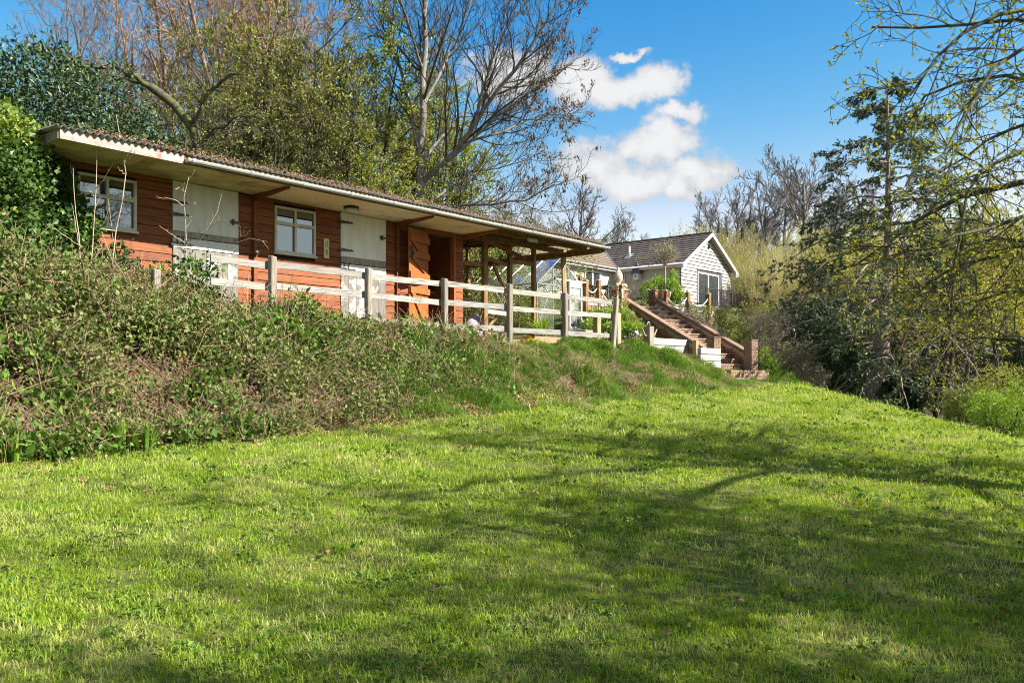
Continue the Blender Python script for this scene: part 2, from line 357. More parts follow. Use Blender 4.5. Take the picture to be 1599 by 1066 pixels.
# bark
M['bark_ash'] = surf('bark_ash', (.11, .095, .08), (.24, .21, .185), 7, (3, 3, .7), .9, .6, c=(.11, .085, .06), cs=1.6, vary=.05)
M['bark_dark'] = surf('bark_dark', (.035, .028, .02), (.08, .066, .046), 7, (3, 3, .7), .9, .6, c=(.10, .10, .035), cs=1.3, vary=.05)
M['bark_moss'] = surf('bark_moss', (.042, .038, .026), (.09, .083, .057), 7, (3, 3, .8), .9, .6, c=(.10, .115, .025), cs=1.4, clo=.46, chi=.66, vary=.05)
M['bark_brown'] = surf('bark_brown', (.13, .085, .055), (.25, .17, .12), 7, (3, 3, .7), .9, .6, vary=.05)
M['bark_pale'] = surf('bark_pale', (.27, .215, .145), (.42, .35, .25), 7, (3, 3, .7), .85, .3, vary=.05)
M['bark_cedar'] = surf('bark_cedar', (.15, .115, .09), (.31, .25, .2), 6, (4, 4, .7), .95, .9, c=(.06, .045, .035), cs=3, vary=.03, bdist=.03)
M['bark_far'] = surf('bark_far', (.10, .092, .087), (.16, .148, .14), 3, rough=.95, bump=0, vary=.04)
# foliage
M['leaf_bud'] = leafm('leaf_bud', [(.19, .25, .03), (.30, .35, .05), (.40, .42, .08)], .4, pos=.5)
M['leaf_olive'] = leafm('leaf_olive', [(.14, .18, .03), (.21, .24, .045), (.30, .30, .08)], .35, pos=.5)
M['leaf_catkin'] = leafm('leaf_catkin', [(.32, .19, .06), (.42, .27, .09), (.3, .2, .08)], .3, .7)
M['leaf_brown'] = leafm('leaf_brown', [(.16, .1, .055), (.26, .17, .10), (.2, .15, .09)], .25, .8)
M['leaf_keys'] = leafm('leaf_keys', [(.10, .055, .03), (.17, .10, .055)], .2, .8)
M['leaf_holly'] = leafm('leaf_holly', [(.022, .045, .014), (.035, .07, .022), (.06, .10, .03)], .06, .4, .28)
M['leaf_laurel'] = leafm('leaf_laurel', [(.015, .03, .01), (.03, .055, .018), (.05, .08, .025)], .12, .3, .5)
M['leaf_fresh'] = leafm('leaf_fresh', [(.13, .24, .03), (.2, .32, .04), (.28, .38, .06)], .4, .4)
M['leaf_willow'] = leafm('leaf_willow', [(.32, .325, .09), (.42, .405, .13), (.37, .34, .14)], .4, .6, pos=.16)
M['leaf_grey'] = leafm('leaf_grey', [(.2, .18, .1), (.3, .27, .16), (.34, .3, .2)], .3, .6)
M['leaf_dry'] = leafm('leaf_dry', [(.34, .26, .19), (.46, .38, .3), (.4, .33, .28)], .25, .8)
M['leaf_cedar'] = leafm('leaf_cedar', [(.03, .06, .024), (.05, .088, .034), (.07, .115, .04)], .12, .5)
M['leaf_yellow'] = leafm('leaf_yellow', [(.20, .24, .03), (.31, .33, .045), (.40, .36, .06)], .45, .5)
M['leaf_valley'] = leafm('leaf_valley', [(.26, .28, .04), (.40, .39, .07), (.46, .42, .1)], .4, .6, pos=.3)
M['leaf_bramble'] = leafm('leaf_bramble', [(.06, .11, .022), (.11, .16, .035), (.17, .21, .05), (.22, .24, .10)], .28, .5, .22, inst=True, pos=1.6)
M['leaf_big'] = leafm('leaf_big', [(.06, .13, .02), (.10, .19, .03), (.17, .26, .045)], .3, .5, .25, inst=True, pos=1.2)
M['leaf_red'] = leafm('leaf_red', [(.10, .09, .03), (.17, .09, .04), (.22, .15, .06)], .25, .5, .3, inst=True)
M['leaf_ivy'] = leafm('leaf_ivy', [(.03, .07, .015), (.055, .11, .025), (.10, .17, .035)], .25, .4, .25, inst=True, pos=1.3)
M['leaf_ivy_sunlit'] = leafm('leaf_ivy_sunlit', [(.13, .2, .03), (.2, .28, .045), (.26, .3, .06)], .3, .35, .5, inst=True)  # paler copy of the ivy leaf, sunlight put into its colour
M['stem_dry'] = leafm('stem_dry', [(.12, .075, .045), (.23, .155, .095), (.32, .235, .15)], .05, .8, .2, inst=True)
M['litter'] = leafm('litter', [(.16, .085, .045), (.27, .16, .09), (.36, .26, .17)], .1, .8, .2, inst=True)
M['grass'] = leafm('grass', [(.175, .30, .022), (.265, .395, .036), (.37, .46, .06)], .42, .5, .3, inst=True, pos=1.3, straw=(.50, .43, .20), straw_amt=.6)
M['grass_long'] = leafm('grass_long', [(.065, .15, .014), (.10, .20, .02), (.16, .26, .03)], .4, .5, .3, inst=True, pos=1.2)
M['grass_dry'] = leafm('grass_dry', [(.33, .26, .13), (.44, .36, .2), (.27, .2, .11)], .3, .7, .2, inst=True, pos=1.2)
M['grass_dark'] = leafm('grass_dark', [(.07, .13, .02), (.10, .18, .03), (.16, .24, .045)], .3, .6, .15, inst=True, pos=1.2)
M['petal_red'] = leafm('petal_red', [(.55, .04, .04), (.6, .1, .08)], .3)
M['petal_yellow'] = leafm('petal_yellow', [(.7, .5, .03), (.7, .55, .05)], .3)

def groundmat():
    m = bpy.data.materials.new('ground'); m.use_nodes = True; g = G(m.node_tree)
    P = g.n('ShaderNodeNewGeometry').outputs['Position']
    soil = g.n('ShaderNodeAttribute', attribute_name='soil').outputs['Fac']
    n1 = g.noise(P, 1.1, 5, .6); n2 = g.noise(P, 22, 5, .65); n3 = g.noise(P, 4.2, 4, .6)
    grass = g.mix(g.ramp(n2, .3, .7), (.04, .058, .010), (.10, .13, .022))
    grass = g.mix(g.math('MULTIPLY', g.ramp(n1, .45, .65), .5), grass, (.2, .19, .06))
    dirt = g.mix(g.ramp(n2, .3, .7), (.045, .03, .018), (.13, .09, .058))
    dirt = g.mix(g.math('MULTIPLY', g.ramp(n3, .48, .62), .6), dirt, (.06, .075, .02))
    f = g.ramp(g.math('ADD', soil, g.math('MULTIPLY', g.math('SUBTRACT', n3, .5), .7)), .3, .7)
    col = g.mix(f, grass, dirt)
    bs = g.n('ShaderNodeBsdfPrincipled', {'Base Color': col, 'Roughness': .95, 'Specular IOR Level': .15})
    bp = g.n('ShaderNodeBump', {'Strength': .7, 'Distance': .04, 'Height': n2}); g.nt.links.new(bp.outputs[0], bs.inputs['Normal'])
    g.nt.links.new(bs.outputs[0], g.n('ShaderNodeOutputMaterial').inputs[0]); return m
M['ground'] = groundmat()

# ------------------------------------------------------------------ growing things
def resample(pts, k):
    pts = np.asarray(pts, float)
    if len(pts) > 2:                       # round the corners once
        q = [pts[0]]
        for a, b in zip(pts[:-1], pts[1:]): q += [a * .75 + b * .25, a * .25 + b * .75]
        pts = np.array(q + [pts[-1]])
    s = np.r_[0, np.cumsum(np.linalg.norm(np.diff(pts, axis=0), axis=1))]; u = np.linspace(0, s[-1], k + 1)
    return np.stack([np.interp(u, s, pts[:, i]) for i in range(3)], 1)
def limbs(lst, k=9, jit=0.0, rng=None):
    P = np.array([resample(p, k) for p, _, _ in lst]); R = np.array([np.linspace(a, b, k + 1) for _, a, b in lst])
    if jit: P[:, 1:] += rng.normal(0, jit, P[:, 1:].shape)
    return P, R
def kids(rng, P, R, n, s0=.2, s1=1.0, ang=.8, da=.2, lr=.5, lf=.5, k=4, wander=.15, up=.05, rr=.6, rmin=.004, taper=.3, Lmax=9, flat=0.0, plan=None):
    N, k1, _ = P.shape
    L = np.linalg.norm(np.diff(P, axis=1), axis=2).sum(1)
    j = np.tile(np.arange(n), N); i = np.repeat(np.arange(N), n)
    s = s0 + (s1 - s0) * (j + rng.random(N * n)) / n
    f = np.clip(s, 0, .999) * (k1 - 1); a = f.astype(int); w = (f - a)[:, None]
    p0 = P[i, a] * (1 - w) + P[i, a + 1] * w; t = norm(P[i, a + 1] - P[i, a])
    r0 = (R[i, a] * (1 - w[:, 0]) + R[i, a + 1] * w[:, 0]) * rr * rng.uniform(.75, 1.1, N * n)
    q = rng.normal(size=(N * n, 3))
    if flat: q[:, 2] *= (1 - flat)
    q = norm(np.cross(np.cross(t, q), t))
    al = rng.normal(ang, da, N * n)[:, None]
    d = norm(np.cos(al) * t + np.sin(al) * q)
    ln = np.minimum(L[i] * lr * (1 - lf * s) * rng.uniform(.65, 1.3, N * n), Lmax)
    out = [p0]; p = p0
    for _ in range(k):
        d = norm(d + rng.normal(0, wander, d.shape) + np.array([0, 0, up])); p = p + d * (ln / k)[:, None]; out.append(p)
    r0 = np.maximum(r0, rmin)
    Rn = r0[:, None] * np.linspace(1, taper, k + 1)[None]; Rn = np.maximum(Rn, rmin * .7)
    return np.stack(out, 1), Rn
def leaf_quads(rng, pos, d, length, width, fold=.25):
    n = len(pos); d = norm(d); s = norm(np.cross(d, rng.normal(size=(n, 3)))); u = np.cross(s, d)
    L = np.asarray(length).reshape(-1, 1) * np.ones((n, 1)); W = np.asarray(width).reshape(-1, 1) * np.ones((n, 1))
    m = pos + d * L * .45 + u * W * fold
    V = np.stack([pos, m + s * W * .5, pos + d * L, m - s * W * .5], 1).reshape(-1, 3)
    Q = np.arange(n * 4).reshape(n, 4)
    return V, Q
def along(rng, P, n, s0=.15, s1=1.0):
    N, k1, _ = P.shape; i = np.repeat(np.arange(N), n); s = rng.uniform(s0, s1, N * n) * (k1 - 1) * .999
    a = s.astype(int); w = (s - a)[:, None]
    return P[i, a] * (1 - w) + P[i, a + 1] * w, norm(P[i, a + 1] - P[i, a])
def leaves_on(rng, P, n, length, width, spread=.9, up=.1, jit=.02, s0=.15):
    p, t = along(rng, P, n, s0); m = len(p)
    p = p + rng.normal(0, jit, (m, 3)); d = t * .6 + rng.normal(0, spread, (m, 3)) + np.array([0, 0, up])
    return leaf_quads(rng, p, d, length * rng.uniform(.6, 1.25, m), width * rng.uniform(.7, 1.2, m))
def plant(name, label, cat, loc, wood, bark, leaf=None, leafmat=None, group=None, rng=None, trunk_levels=2, crown='crown', twig=None, sides=(9, 7, 5, 3, 3), kind=None):
    """a tree or shrub: 'trunk' = the first wood levels, 'crown' = twigs and leaves"""
    root = thing(name, label, cat, loc, 0, group); rng = rng or np.random.default_rng(1)
    off = np.array(loc, float)
    def mk(nm, levels, first):
        parts = [tubes(P - off, R, sides[min(first + i, len(sides) - 1)]) for i, (P, R) in enumerate(levels)]
        return merge(parts)
    V, Q = mk('trunk', wood[:trunk_levels], 0)
    link(bpy.data.objects.new('trunk', np_mesh('trunk', V, [Q], bark, smooth_=True)), root)
    Vs, Qs, mi, rn = [], [], [], []; b = 0; mats = []
    if len(wood) > trunk_levels:
        V, Q = mk('twigs', wood[trunk_levels:], trunk_levels); Vs.append(V); Qs.append(Q); mi.append(np.zeros(len(Q))); rn.append(np.zeros(len(V))); b = len(V)
    mats.append(twig or bark)
    if leaf is not None:
        if not isinstance(leaf, list): leaf = [leaf]; leafmat = [leafmat]
        for (V, Q), lm in zip(leaf, leafmat):
            V = V - off; mats.append(lm); Vs.append(V); Qs.append(Q + b); mi.append(np.full(len(Q), len(mats) - 1)); b += len(V)
            rn.append(np.repeat(rng.random(len(V) // 4), 4))
    if Vs:
        o = link(bpy.data.objects.new(crown, np_mesh(crown, np.concatenate(Vs), Qs, mats, np.concatenate(rn), mi=np.concatenate(mi))), root)
    return root
def copy_tree(root, loc, rotz, scale, label, group=None):
    r = root.copy(); COL.objects.link(r); r.location = loc; r.rotation_euler = (0, 0, rotz); r.scale = (scale,) * 3 if np.isscalar(scale) else scale
    r['label'] = label
    if group: r['group'] = group
    for ch in list(root.children):
        c = ch.copy(); COL.objects.link(c); c.parent = r
        for gch in ch.children:
            d = gch.copy(); COL.objects.link(d); d.parent = c
    return r

# ------------------------------------------------------------------ scatter (uncountable ground cover only)
SRC = bpy.data.collections.new('scatter_sources')
def source(name, V, faces, mats, rnd, mi=None):
    o = bpy.data.objects.new(name, np_mesh(name, V, faces, mats, rnd, mi=mi)); SRC.objects.link(o); return o
def scatter(name, label, cat, pts, rots, scl, idx, srcs, kind='stuff', parent=None):
    c = bpy.data.collections.new(name + '_sources')
    for k, s in enumerate(srcs):
        q = s.copy(); q.name = '%s_piece_%02d' % (name, k); c.objects.link(q)
    me = bpy.data.meshes.new(name); me.vertices.add(len(pts)); me.vertices.foreach_set('co', np.asarray(pts, np.float32).ravel())
    a = me.attributes.new('rot', 'FLOAT_VECTOR', 'POINT'); a.data.foreach_set('vector', np.asarray(rots, np.float32).ravel())
    a = me.attributes.new('scl', 'FLOAT', 'POINT'); a.data.foreach_set('value', np.asarray(scl, np.float32))
    a = me.attributes.new('idx', 'INT', 'POINT'); a.data.foreach_set('value', np.asarray(idx, np.int32))
    o = bpy.data.objects.new(name, me); link(o, parent); tag(o, label, cat, None, kind)
    ng = bpy.data.node_groups.new(name, 'GeometryNodeTree')
    ng.interface.new_socket('Geometry', in_out='INPUT', socket_type='NodeSocketGeometry'); ng.interface.new_socket('Geometry', in_out='OUTPUT', socket_type='NodeSocketGeometry')
    N, Lk = ng.nodes, ng.links
    gi = N.new('NodeGroupInput'); go = N.new('NodeGroupOutput'); ip = N.new('GeometryNodeInstanceOnPoints'); ci = N.new('GeometryNodeCollectionInfo')
    ci.inputs['Collection'].default_value = c; ci.inputs['Separate Children'].default_value = True; ci.inputs['Reset Children'].default_value = True
    def attr(nm, ty):
        n = N.new('GeometryNodeInputNamedAttribute'); n.data_type = ty; n.inputs['Name'].default_value = nm; return n.outputs[0]
    Lk.new(gi.outputs[0], ip.inputs['Points']); Lk.new(ci.outputs[0], ip.inputs['Instance']); ip.inputs['Pick Instance'].default_value = True
    Lk.new(attr('idx', 'INT'), ip.inputs['Instance Index']); Lk.new(attr('rot', 'FLOAT_VECTOR'), ip.inputs['Rotation']); Lk.new(attr('scl', 'FLOAT'), ip.inputs['Scale'])
    Lk.new(ip.outputs[0], go.inputs[0])
    md = o.modifiers.new('scatter', 'NODES'); md.node_group = ng
    return o
# ------------------------------------------------------------------ ground sheet
def build_ground():
    def axis(lo, hi, fine, far, step):
        a = list(np.arange(lo, hi + 1e-6, step)); s = step; v = hi
        while v < far: s *= 1.22; v += s; a.append(v)
        s = step; v = lo
        while v > -far: s *= 1.22; v -= s; a.insert(0, v)
        return np.array(a)
    xs = axis(-9, 14, 0, 900, .16); ys = axis(-2, 31, 0, 900, .16)
    X, Y = np.meshgrid(xs, ys, indexing='ij'); Z = ground(X, Y)
    n, m = X.shape; V = np.stack([X, Y, Z], -1).reshape(-1, 3)
    i = np.arange(n - 1)[:, None] * m + np.arange(m - 1)[None]; Q = np.stack([i, i + m, i + m + 1, i + 1], -1).reshape(-1, 4)
    me = np_mesh('ground', V, [Q], M['ground'], smooth_=True)
    t, o = to_local(X, Y)
    soil = (1 - smooth(3.3, 4.3, o + .5 * (vnoise(t * .8, o) - .5))) * (1 - smooth(2, 6, t)) + .35 * smooth(2, 6, t) * (1 - smooth(3.3, 4.2, o)) * (1 - smooth(11, 14, t))
    soil = np.maximum(soil, smooth(8.6, 10.5, X) * .9 * (o > 0)); soil = np.maximum(soil, smooth(-4, -6, o) * .8); soil = np.maximum(soil, smooth(34, 60, Y) * .5)
    soil = np.where((o < 2) & (o > -1.2) & (t < 6), np.maximum(soil, .85), soil)
    a = me.attributes.new('soil', 'FLOAT', 'POINT'); a.data.foreach_set('value', soil.ravel().astype(np.float32))
    o = link(bpy.data.objects.new('ground', me)); tag(o, None, None, None, 'structure')
build_ground()
RNG = np.random.default_rng(11)
def jit(a): return float(RNG.uniform(-a, a))

# ------------------------------------------------------------------ the stable
ZF = 0.90
def zs(t): return 2.37 - .0125 * (t + 7)
def tz(px, py, o=0.0): return wall_z(px, py, o) - ZF
ST = thing('stable', 'long red timber stable with a low corrugated roof, white stable doors and open lean-to', 'stable', (PX, PY, ZF), ANG)
T0, T1, TR = -7.05, 1.68, 5.42
D1a, D1b, D2a, D2b = wall_t(268.5), wall_t(370.5), wall_t(531), wall_t(600.5)
OPa, OPb = wall_t(667), wall_t(708)
W1 = (wall_t(119), wall_t(212), tz(119, 351), tz(119, 268)); W2 = (wall_t(427.5), wall_t(491.2), tz(427.5, 393.6), tz(427.5, 320.8))
def stable_boards():
    h = .145
    segs = [(T0, D1a, [W1]), (D1b, D2a, [W2]), (D2b, OPa, []), (OPb + .055, T1, [])]
    cuts = {wall_t(396), wall_t(618)}
    for (a, b, holes) in segs:
        for k in range(17):
            z0 = k * h - .05; z1 = z0 + h
            ivs = [(a, b)]
            for (h0, h1, hz0, hz1) in holes:
                if z1 > hz0 + .01 and z0 < hz1 - .01: ivs = [(a, h0), (h1, b)]
            for (p, q) in ivs:
                top = min(z1, zs((p + q) / 2) - .004)
                if top - z0 < .02 or q - p < .03: continue
                d = jit(.004); g0 = .007
                lo = -.022 + d; hi = -.008 + d
                m = MB(); zt = top - g0
                # shiplap: the lower edge stands proud of the board below
                m.hexa([(p+.002, lo, z0+jit(.002)), (q-.002, lo, z0+jit(.002)), (q-.002, .012, z0), (p+.002, .012, z0), (p+.002, hi, zt), (q-.002, hi, zt), (q-.002, .012, zt), (p+.002, .012, zt)])
                m.build('board', M['red_board'], ST)
stable_boards()
# dark carcass behind the boards, floor, back and ends, leaving the doorway open
def zt_(t): return zs(t) - .01
def slab(name, t0, t1, y0, y1, z0, mat, top=None):
    m = MB(); a, b = (zt_(t0), zt_(t1)) if top is None else (top, top)
    m.hexa([(t0,y0,z0),(t1,y0,z0),(t1,y1,z0),(t0,y1,z0),(t0,y0,a),(t1,y0,b),(t1,y1,b),(t0,y1,a)]); return m.build(name, mat, ST)
slab('backing_wall', T0 + .02, OPa - .02, .014, .08, -.1, M['dark_wood'])
slab('backing_wall', OPb + .06, T1 - .005, .014, .08, -.1, M['dark_wood'])
slab('lintel', OPa - .02, OPb + .06, -.018, .08, tz(690, 368), M['red_board'])
slab('side_wall', T0, T0 + .02, .0, 4.0, -.1, M['red_board'])
slab('side_wall', T1 - .004, T1 + .016, .02, 4.0, -.1, M['red_board'])
slab('back_wall', T0 + .02, T1 - .01, 3.9, 3.98, -.1, M['red_board'])
slab('partition', -.22, -.18, .09, 3.9, -.1, M['dark_red'])
slab('floor_slab', T0 + .02, TR - .1, -.03, 4.0, -.35, M['mortar'], top=-.055)
slab('jamb', OPb, OPb + .052, -.026, .10, -.05, M['red_door'])
slab('jamb', OPa - .045, OPa, -.024, .10, -.05, M['red_door'])
m = MB(); m.box(.0, 1.66, .9, 1.22, 1.0, 1.04); m.build('shelf', M['pale_wood'], ST)
m = MB(); m.box(.3, 1.66, 1.22, 1.26, -.05, 1.9); m.build('stall_divider', M['red_door'], ST)
m = MB(); m.tube([(1.0, 1.15, .82), (1.0, 1.05, .86), (1.08, 1.02, .86), (1.12, 1.02, .78)], .018); m.build('tap', M['steel'], ST, True)
for px in (396, 618.5):
    t = wall_t(px); m = MB(); m.box(t - .035, t + .035, -.075, -.026, -.05, zs(t) - .006); m.build('batten', M['red_board'], ST)
m = MB(); t = wall_t(395); m.lathe([(.0, -.02), (.045, -.01), (.05, .03), (.03, .06), (.0, .07)], 10, (t, -.115, tz(395, 397))); m.build('round_fitting', M['iron'], ST, True)  # plain dark round fitting on the batten
# white base blocks under the right corner
for px0, px1 in ((707, 719), (722, 730)):
    a, b = wall_t(px0, .03), wall_t(px1, .03); m = MB(); m.box(a, b, -.05, .15, -.36, -.058); m.build('base_block', M['sleeper'], ST, bevel=.01)
def window(rect, rows, name='window'):
    t0, t1, z0, z1 = rect; fw = .045
    m = MB(); m.box(t0, t1, -.05, .03, z0, z0 + fw); m.box(t0, t1, -.05, .03, z1 - fw, z1); m.box(t0, t0 + fw, -.05, .03, z0 + fw, z1 - fw); m.box(t1 - fw, t1, -.05, .03, z0 + fw, z1 - fw)
    zm = z1 - (z1 - z0) * rows; tm = (t0 + t1) / 2
    m.box(t0 + fw, t1 - fw, -.046, .028, zm - .03, zm + .03)
    m.box(tm - .022, tm + .022, -.044, .026, z0 + fw, zm - .03); m.box(tm - .022, tm + .022, -.044, .026, zm + .03, z1 - fw)
    w = m.build(name, M['white_frame'], ST, bevel=.004)
    for a, b in ((t0 + fw, tm - .022), (tm + .022, t1 - fw)):
        for c, d in ((z0 + fw, zm - .03), (zm + .03, z1 - fw)):
            q = MB(); tl = jit(.012)
            q.raw([(a, -.010 + tl, c), (b, -.010 - tl, c), (b, -.010 - tl, d), (a, -.010 + tl, d), (a, .0, c), (b, .0, c), (b, .0, d), (a, .0, d)], [(0,1,2,3),(7,6,5,4)]); q.build('pane', M['window_glass'], w)
    q = MB(); q.box(t0 - .02, t1 + .02, -.085, .0, z0 - .035, z0 - .003); q.build('sill', M['white_frame'], w)
window(W1, .40); window(W2, .36)
def strap(parent, t, z, ln, h=.03, y=-.06):
    m = MB(); m.prism([(t - .03, z - h), (t + .02, z - h), (t + ln, z - h * .45), (t + ln + .03, z), (t + ln, z + h * .45), (t + .02, z + h), (t - .03, z + h)], 'y', y, y + .012)
    for k in (.08, ln * .55, ln * .9): m.lathe([(.014, -.0), (.014, .02)], 6, (t + k, y - .004, z))
    return m.build('hinge', M['iron'], parent)
def white_door(a, b, pxl, ytop, ysplit, yplank, hz, worn):
    zt, zsx, zp = tz(pxl, ytop), tz(pxl, ysplit), tz(pxl, yplank)
    sl = zs(b) - zs(a)
    m = MB(); n = 6; w = (b - a) / n
    m.hexa([(a, -.040, zsx), (b, -.040, zsx), (b, .012, zsx), (a, .012, zsx), (a, -.040, zs(a) - .012), (b, -.040, zs(b) - .012), (b, .012, zs(b) - .012), (a, .012, zs(a) - .012)])
    up = m.build('upper_door', M['door_white'], ST)
    q = MB(); q.box(a + .005, b - .005, -.032, .01, zp, zsx - .004); q.build('bottom_rail', M['old_wood'], up)
    strap(up, a - .01, tz(pxl, hz[0]), .27); strap(up, a - .01, tz(pxl, hz[1]), .27)
    q = MB(); zb = tz(pxl, hz[0]) - .2 + 0; q.box(b - .16, b + .02, -.062, -.042, zb - .02, zb + .02); q.box(b - .12, b - .1, -.085, -.042, zb - .05, zb + .05); q.build('bolt', M['iron'], up)
    zl = zp - .02
    q = MB(); q.box(a + .004, b - .004, -.012, .0, -.02, zl); low = q.build('lower_door', M['door_worn'], ST)
    for k in range(n):
        q = MB(); q.box(a + k * w + .004, a + (k + 1) * w - .004, -.036 - abs(jit(.003)), -.0125, -.02 + jit(.01), zl - .17); q.build('plank', M['door_worn'] if worn else M['door_white'], low)
    q = MB(); q.box(a + .003, b - .003, -.052, -.0125, zl - .165, zl); q.build('top_rail', M['door_white'], low)
    strap(low, a - .01, zl - .11, .34, y=-.068)
    q = MB(); q.tube([(a + .11 + .055 * math.cos(x), -.075, zl - .03 + .075 * math.sin(x)) for x in np.linspace(-3.9, .7, 10)], .012, 6); q.build('ring', M['iron'], low, True)
    q = MB(); q.bar((b - .2, -.06, .36), (b - .06, -.06, .12), .05, .015, (0, 1, 0)); q.tube([(b - .12, -.07, .12), (b - .05, -.075, .06), (b + .02, -.07, .12), (b + .0, -.07, .26)], .012, 6); q.build('kick_latch', M['iron'], low)
white_door(D1a, D1b, 370, 301, 372.5, 381, (331, 349), True)
white_door(D2a, D2b, 531, 329.5, 400, 410, (346.5, 390), True)
# red two-leaf door folded back from the opening, showing its ledges and braces
def red_leaf(z0, z1, upper):
    L = .82; ang = math.radians(180 + 19)
    m = MB(); th = .03
    # local: x along the leaf from the hinge, y towards the wall side, z up
    if upper: led = [(z1 - .27, z1 - .13), (z0 + (z1 - z0) * .42, z0 + (z1 - z0) * .42 + .13), (z0 + .0, z0 + .13)]
    else: led = [(z1 - .14, z1 - .01), (z0 + .02, z0 + .14)]
    for a, b in led: m.box(.0, L, .0, .042, a, b)
    zl = led[-1][1]; zh = led[0][0] if not upper else led[1][0]
    m.prism([(.06, zl), (.2, zl), (L - .04, zh), (L - .18, zh)], 'y', .001, .041)
    if upper: m.prism([(.34, led[1][1]), (.48, led[1][1]), (L - .04, led[0][0]), (L - .18, led[0][0])], 'y', .001, .041)
    d = m.build('door', M['red_door'], ST); d.location = (OPa - .01, -.05, 0); d.rotation_euler = (0, 0, ang)
    for k in range(6):
        q = MB(); w = L / 6; q.box(k * w + .002, (k + 1) * w - .002, -th + jit(.002), -.0005, z0, z1); q.build('plank', M['red_door'], d)
    if upper:
        q = MB(); q.box(L - .06, L - .0, .043, .065, z0 + .42, z0 + .66); q.box(L - .05, L - .02, .043, .10, z0 + .47, z0 + .53); q.build('latch', M['iron'], d)
zt = tz(630, 353, .3)
red_leaf(tz(630, 432, .3), zt, True); red_leaf(.0, tz(630, 445, .3), False)
# eaves: soffit panels, brackets, fascia, gutter, bargeboard
OV = 1.22
sof = [(-7.3, -6.0, 'soffit_old'), (-6.0, wall_t(396), 'soffit_old'), (wall_t(396), wall_t(505), 'soffit'), (wall_t(505), wall_t(619), 'soffit'), (wall_t(619), T1, 'soffit')]
for a, b, mt in sof:
    m = MB(); m.hexa([(a+.003, -OV, zs(a)), (b-.003, -OV, zs(b)), (b-.003, -.002, zs(b)), (a+.003, -.002, zs(a)), (a+.003, -OV, zs(a)+.012), (b-.003, -OV, zs(b)+.012), (b-.003, -.002, zs(b)+.012), (a+.003, -.002, zs(a)+.012)]); m.build('soffit_panel', M[mt], ST)
for px in (396, 619.5, 723):
    t = wall_t(px); z = zs(t) - .003; m = MB(); m.prism([(-.03, z), (-1.12, z), (-1.12, z - .035), (-.03, z - .10)], 'x', t - .03, t + .03); m.build('bracket', M['red_board'], ST)
def strip(name, t0, t1, y0, y1, dz0, dz1, mat):
    m = MB(); m.hexa([(t0,y0,zs(t0)+dz0),(t1,y0,zs(t1)+dz0),(t1,y1,zs(t1)+dz0),(t0,y1,zs(t0)+dz0),(t0,y0,zs(t0)+dz1),(t1,y0,zs(t1)+dz1),(t1,y1,zs(t1)+dz1),(t0,y1,zs(t0)+dz1)]); return m.build(name, mat, ST)
TG = wall_t(291, OV + .08)
strip('fascia', -7.32, TG - .01, -OV - .026, -OV - .001, -.02, .125, M['fascia'])
strip('fascia', TG - .008, TR, -OV - .025, -OV - .001, -.02, .11, M['brown_wood'])
b0 = strip('bargeboard', -7.34, -7.315, -OV + .0, 3.9, -.02, .13, M['old_wood'])
strip('bargeboard', TR, TR + .026, -OV - .02, 4.0, -.06, .10, M['brown_wood'])
def gutter():
    prof = [(.062 * math.cos(a), .062 * math.sin(a)) for a in np.linspace(math.pi, 2 * math.pi, 9)]
    prof = prof + [(x * .9, z * .9) for x, z in prof[::-1]]
    yc = -OV - .026 - .064
    m = MB()
    v = []
    for t in (TG, TR + .06): v += [(t, yc + x, zs(t) + .052 + z) for x, z in prof]
    n = len(prof); m.raw(v, [(i, (i + 1) % n, n + (i + 1) % n, n + i) for i in range(n)] + [tuple(range(n // 2))[::-1], tuple(range(n, n + n // 2))])
    gt = m.build('gutter', M['gutter'], ST, False)
    for t in list(np.arange(TG + .1, TR, 1.0)) + [TR + .02]:
        q = MB(); v = []
        for tt in (t - .03, t + .03): v += [(tt, yc + x * 1.13, zs(tt) + .052 + z * 1.13) for x, z in [(.062 * math.cos(a), .062 * math.sin(a)) for a in np.linspace(math.pi * .97, 2.03 * math.pi, 9)] + [(.05 * math.cos(a), .03 * math.sin(a)) for a in np.linspace(2 * math.pi, math.pi, 9)]]
        q.raw(v, [(i, (i + 1) % 18, 18 + (i + 1) % 18, 18 + i) for i in range(18)]); q.build('gutter_bracket', M['gutter'], gt)
gutter()
def roof():
    w = .98; n = 13; slope = math.tan(math.radians(5)); k = 40
    for s in range(n):
        t0 = -7.42 + s * w; t1 = t0 + w + .06
        rows = 2; V = []; 
        for y in (-OV - .085, 4.15):
            for i in range(k + 1):
                t = t0 + (t1 - t0) * i / k
                V.append((t, y + (jit(.004) if y < 0 else 0), zs(t) + .150 + (s % 2) * .008 + .026 * math.sin(2 * math.pi * (t + 7.4) / .098) + slope * (y + OV)))
        V = np.array(V); V2 = V + np.array([0, 0, -.007]); n1 = len(V)
        i = np.arange(k); Q = np.stack([i, i + 1, i + k + 2, i + k + 1], 1)
        fr = np.stack([i + n1, i + 1 + n1, i + 1, i], 1)
        me = np_mesh('roof_sheet', np.concatenate([V, V2]), [Q, Q[:, ::-1] + n1, fr], [M['sheet'], M['sheet_pale']], mi=np.r_[np.zeros(k), np.ones(k), np.zeros(k)], smooth_=True)
        link(bpy.data.objects.new('roof_sheet', me), ST)
roof()
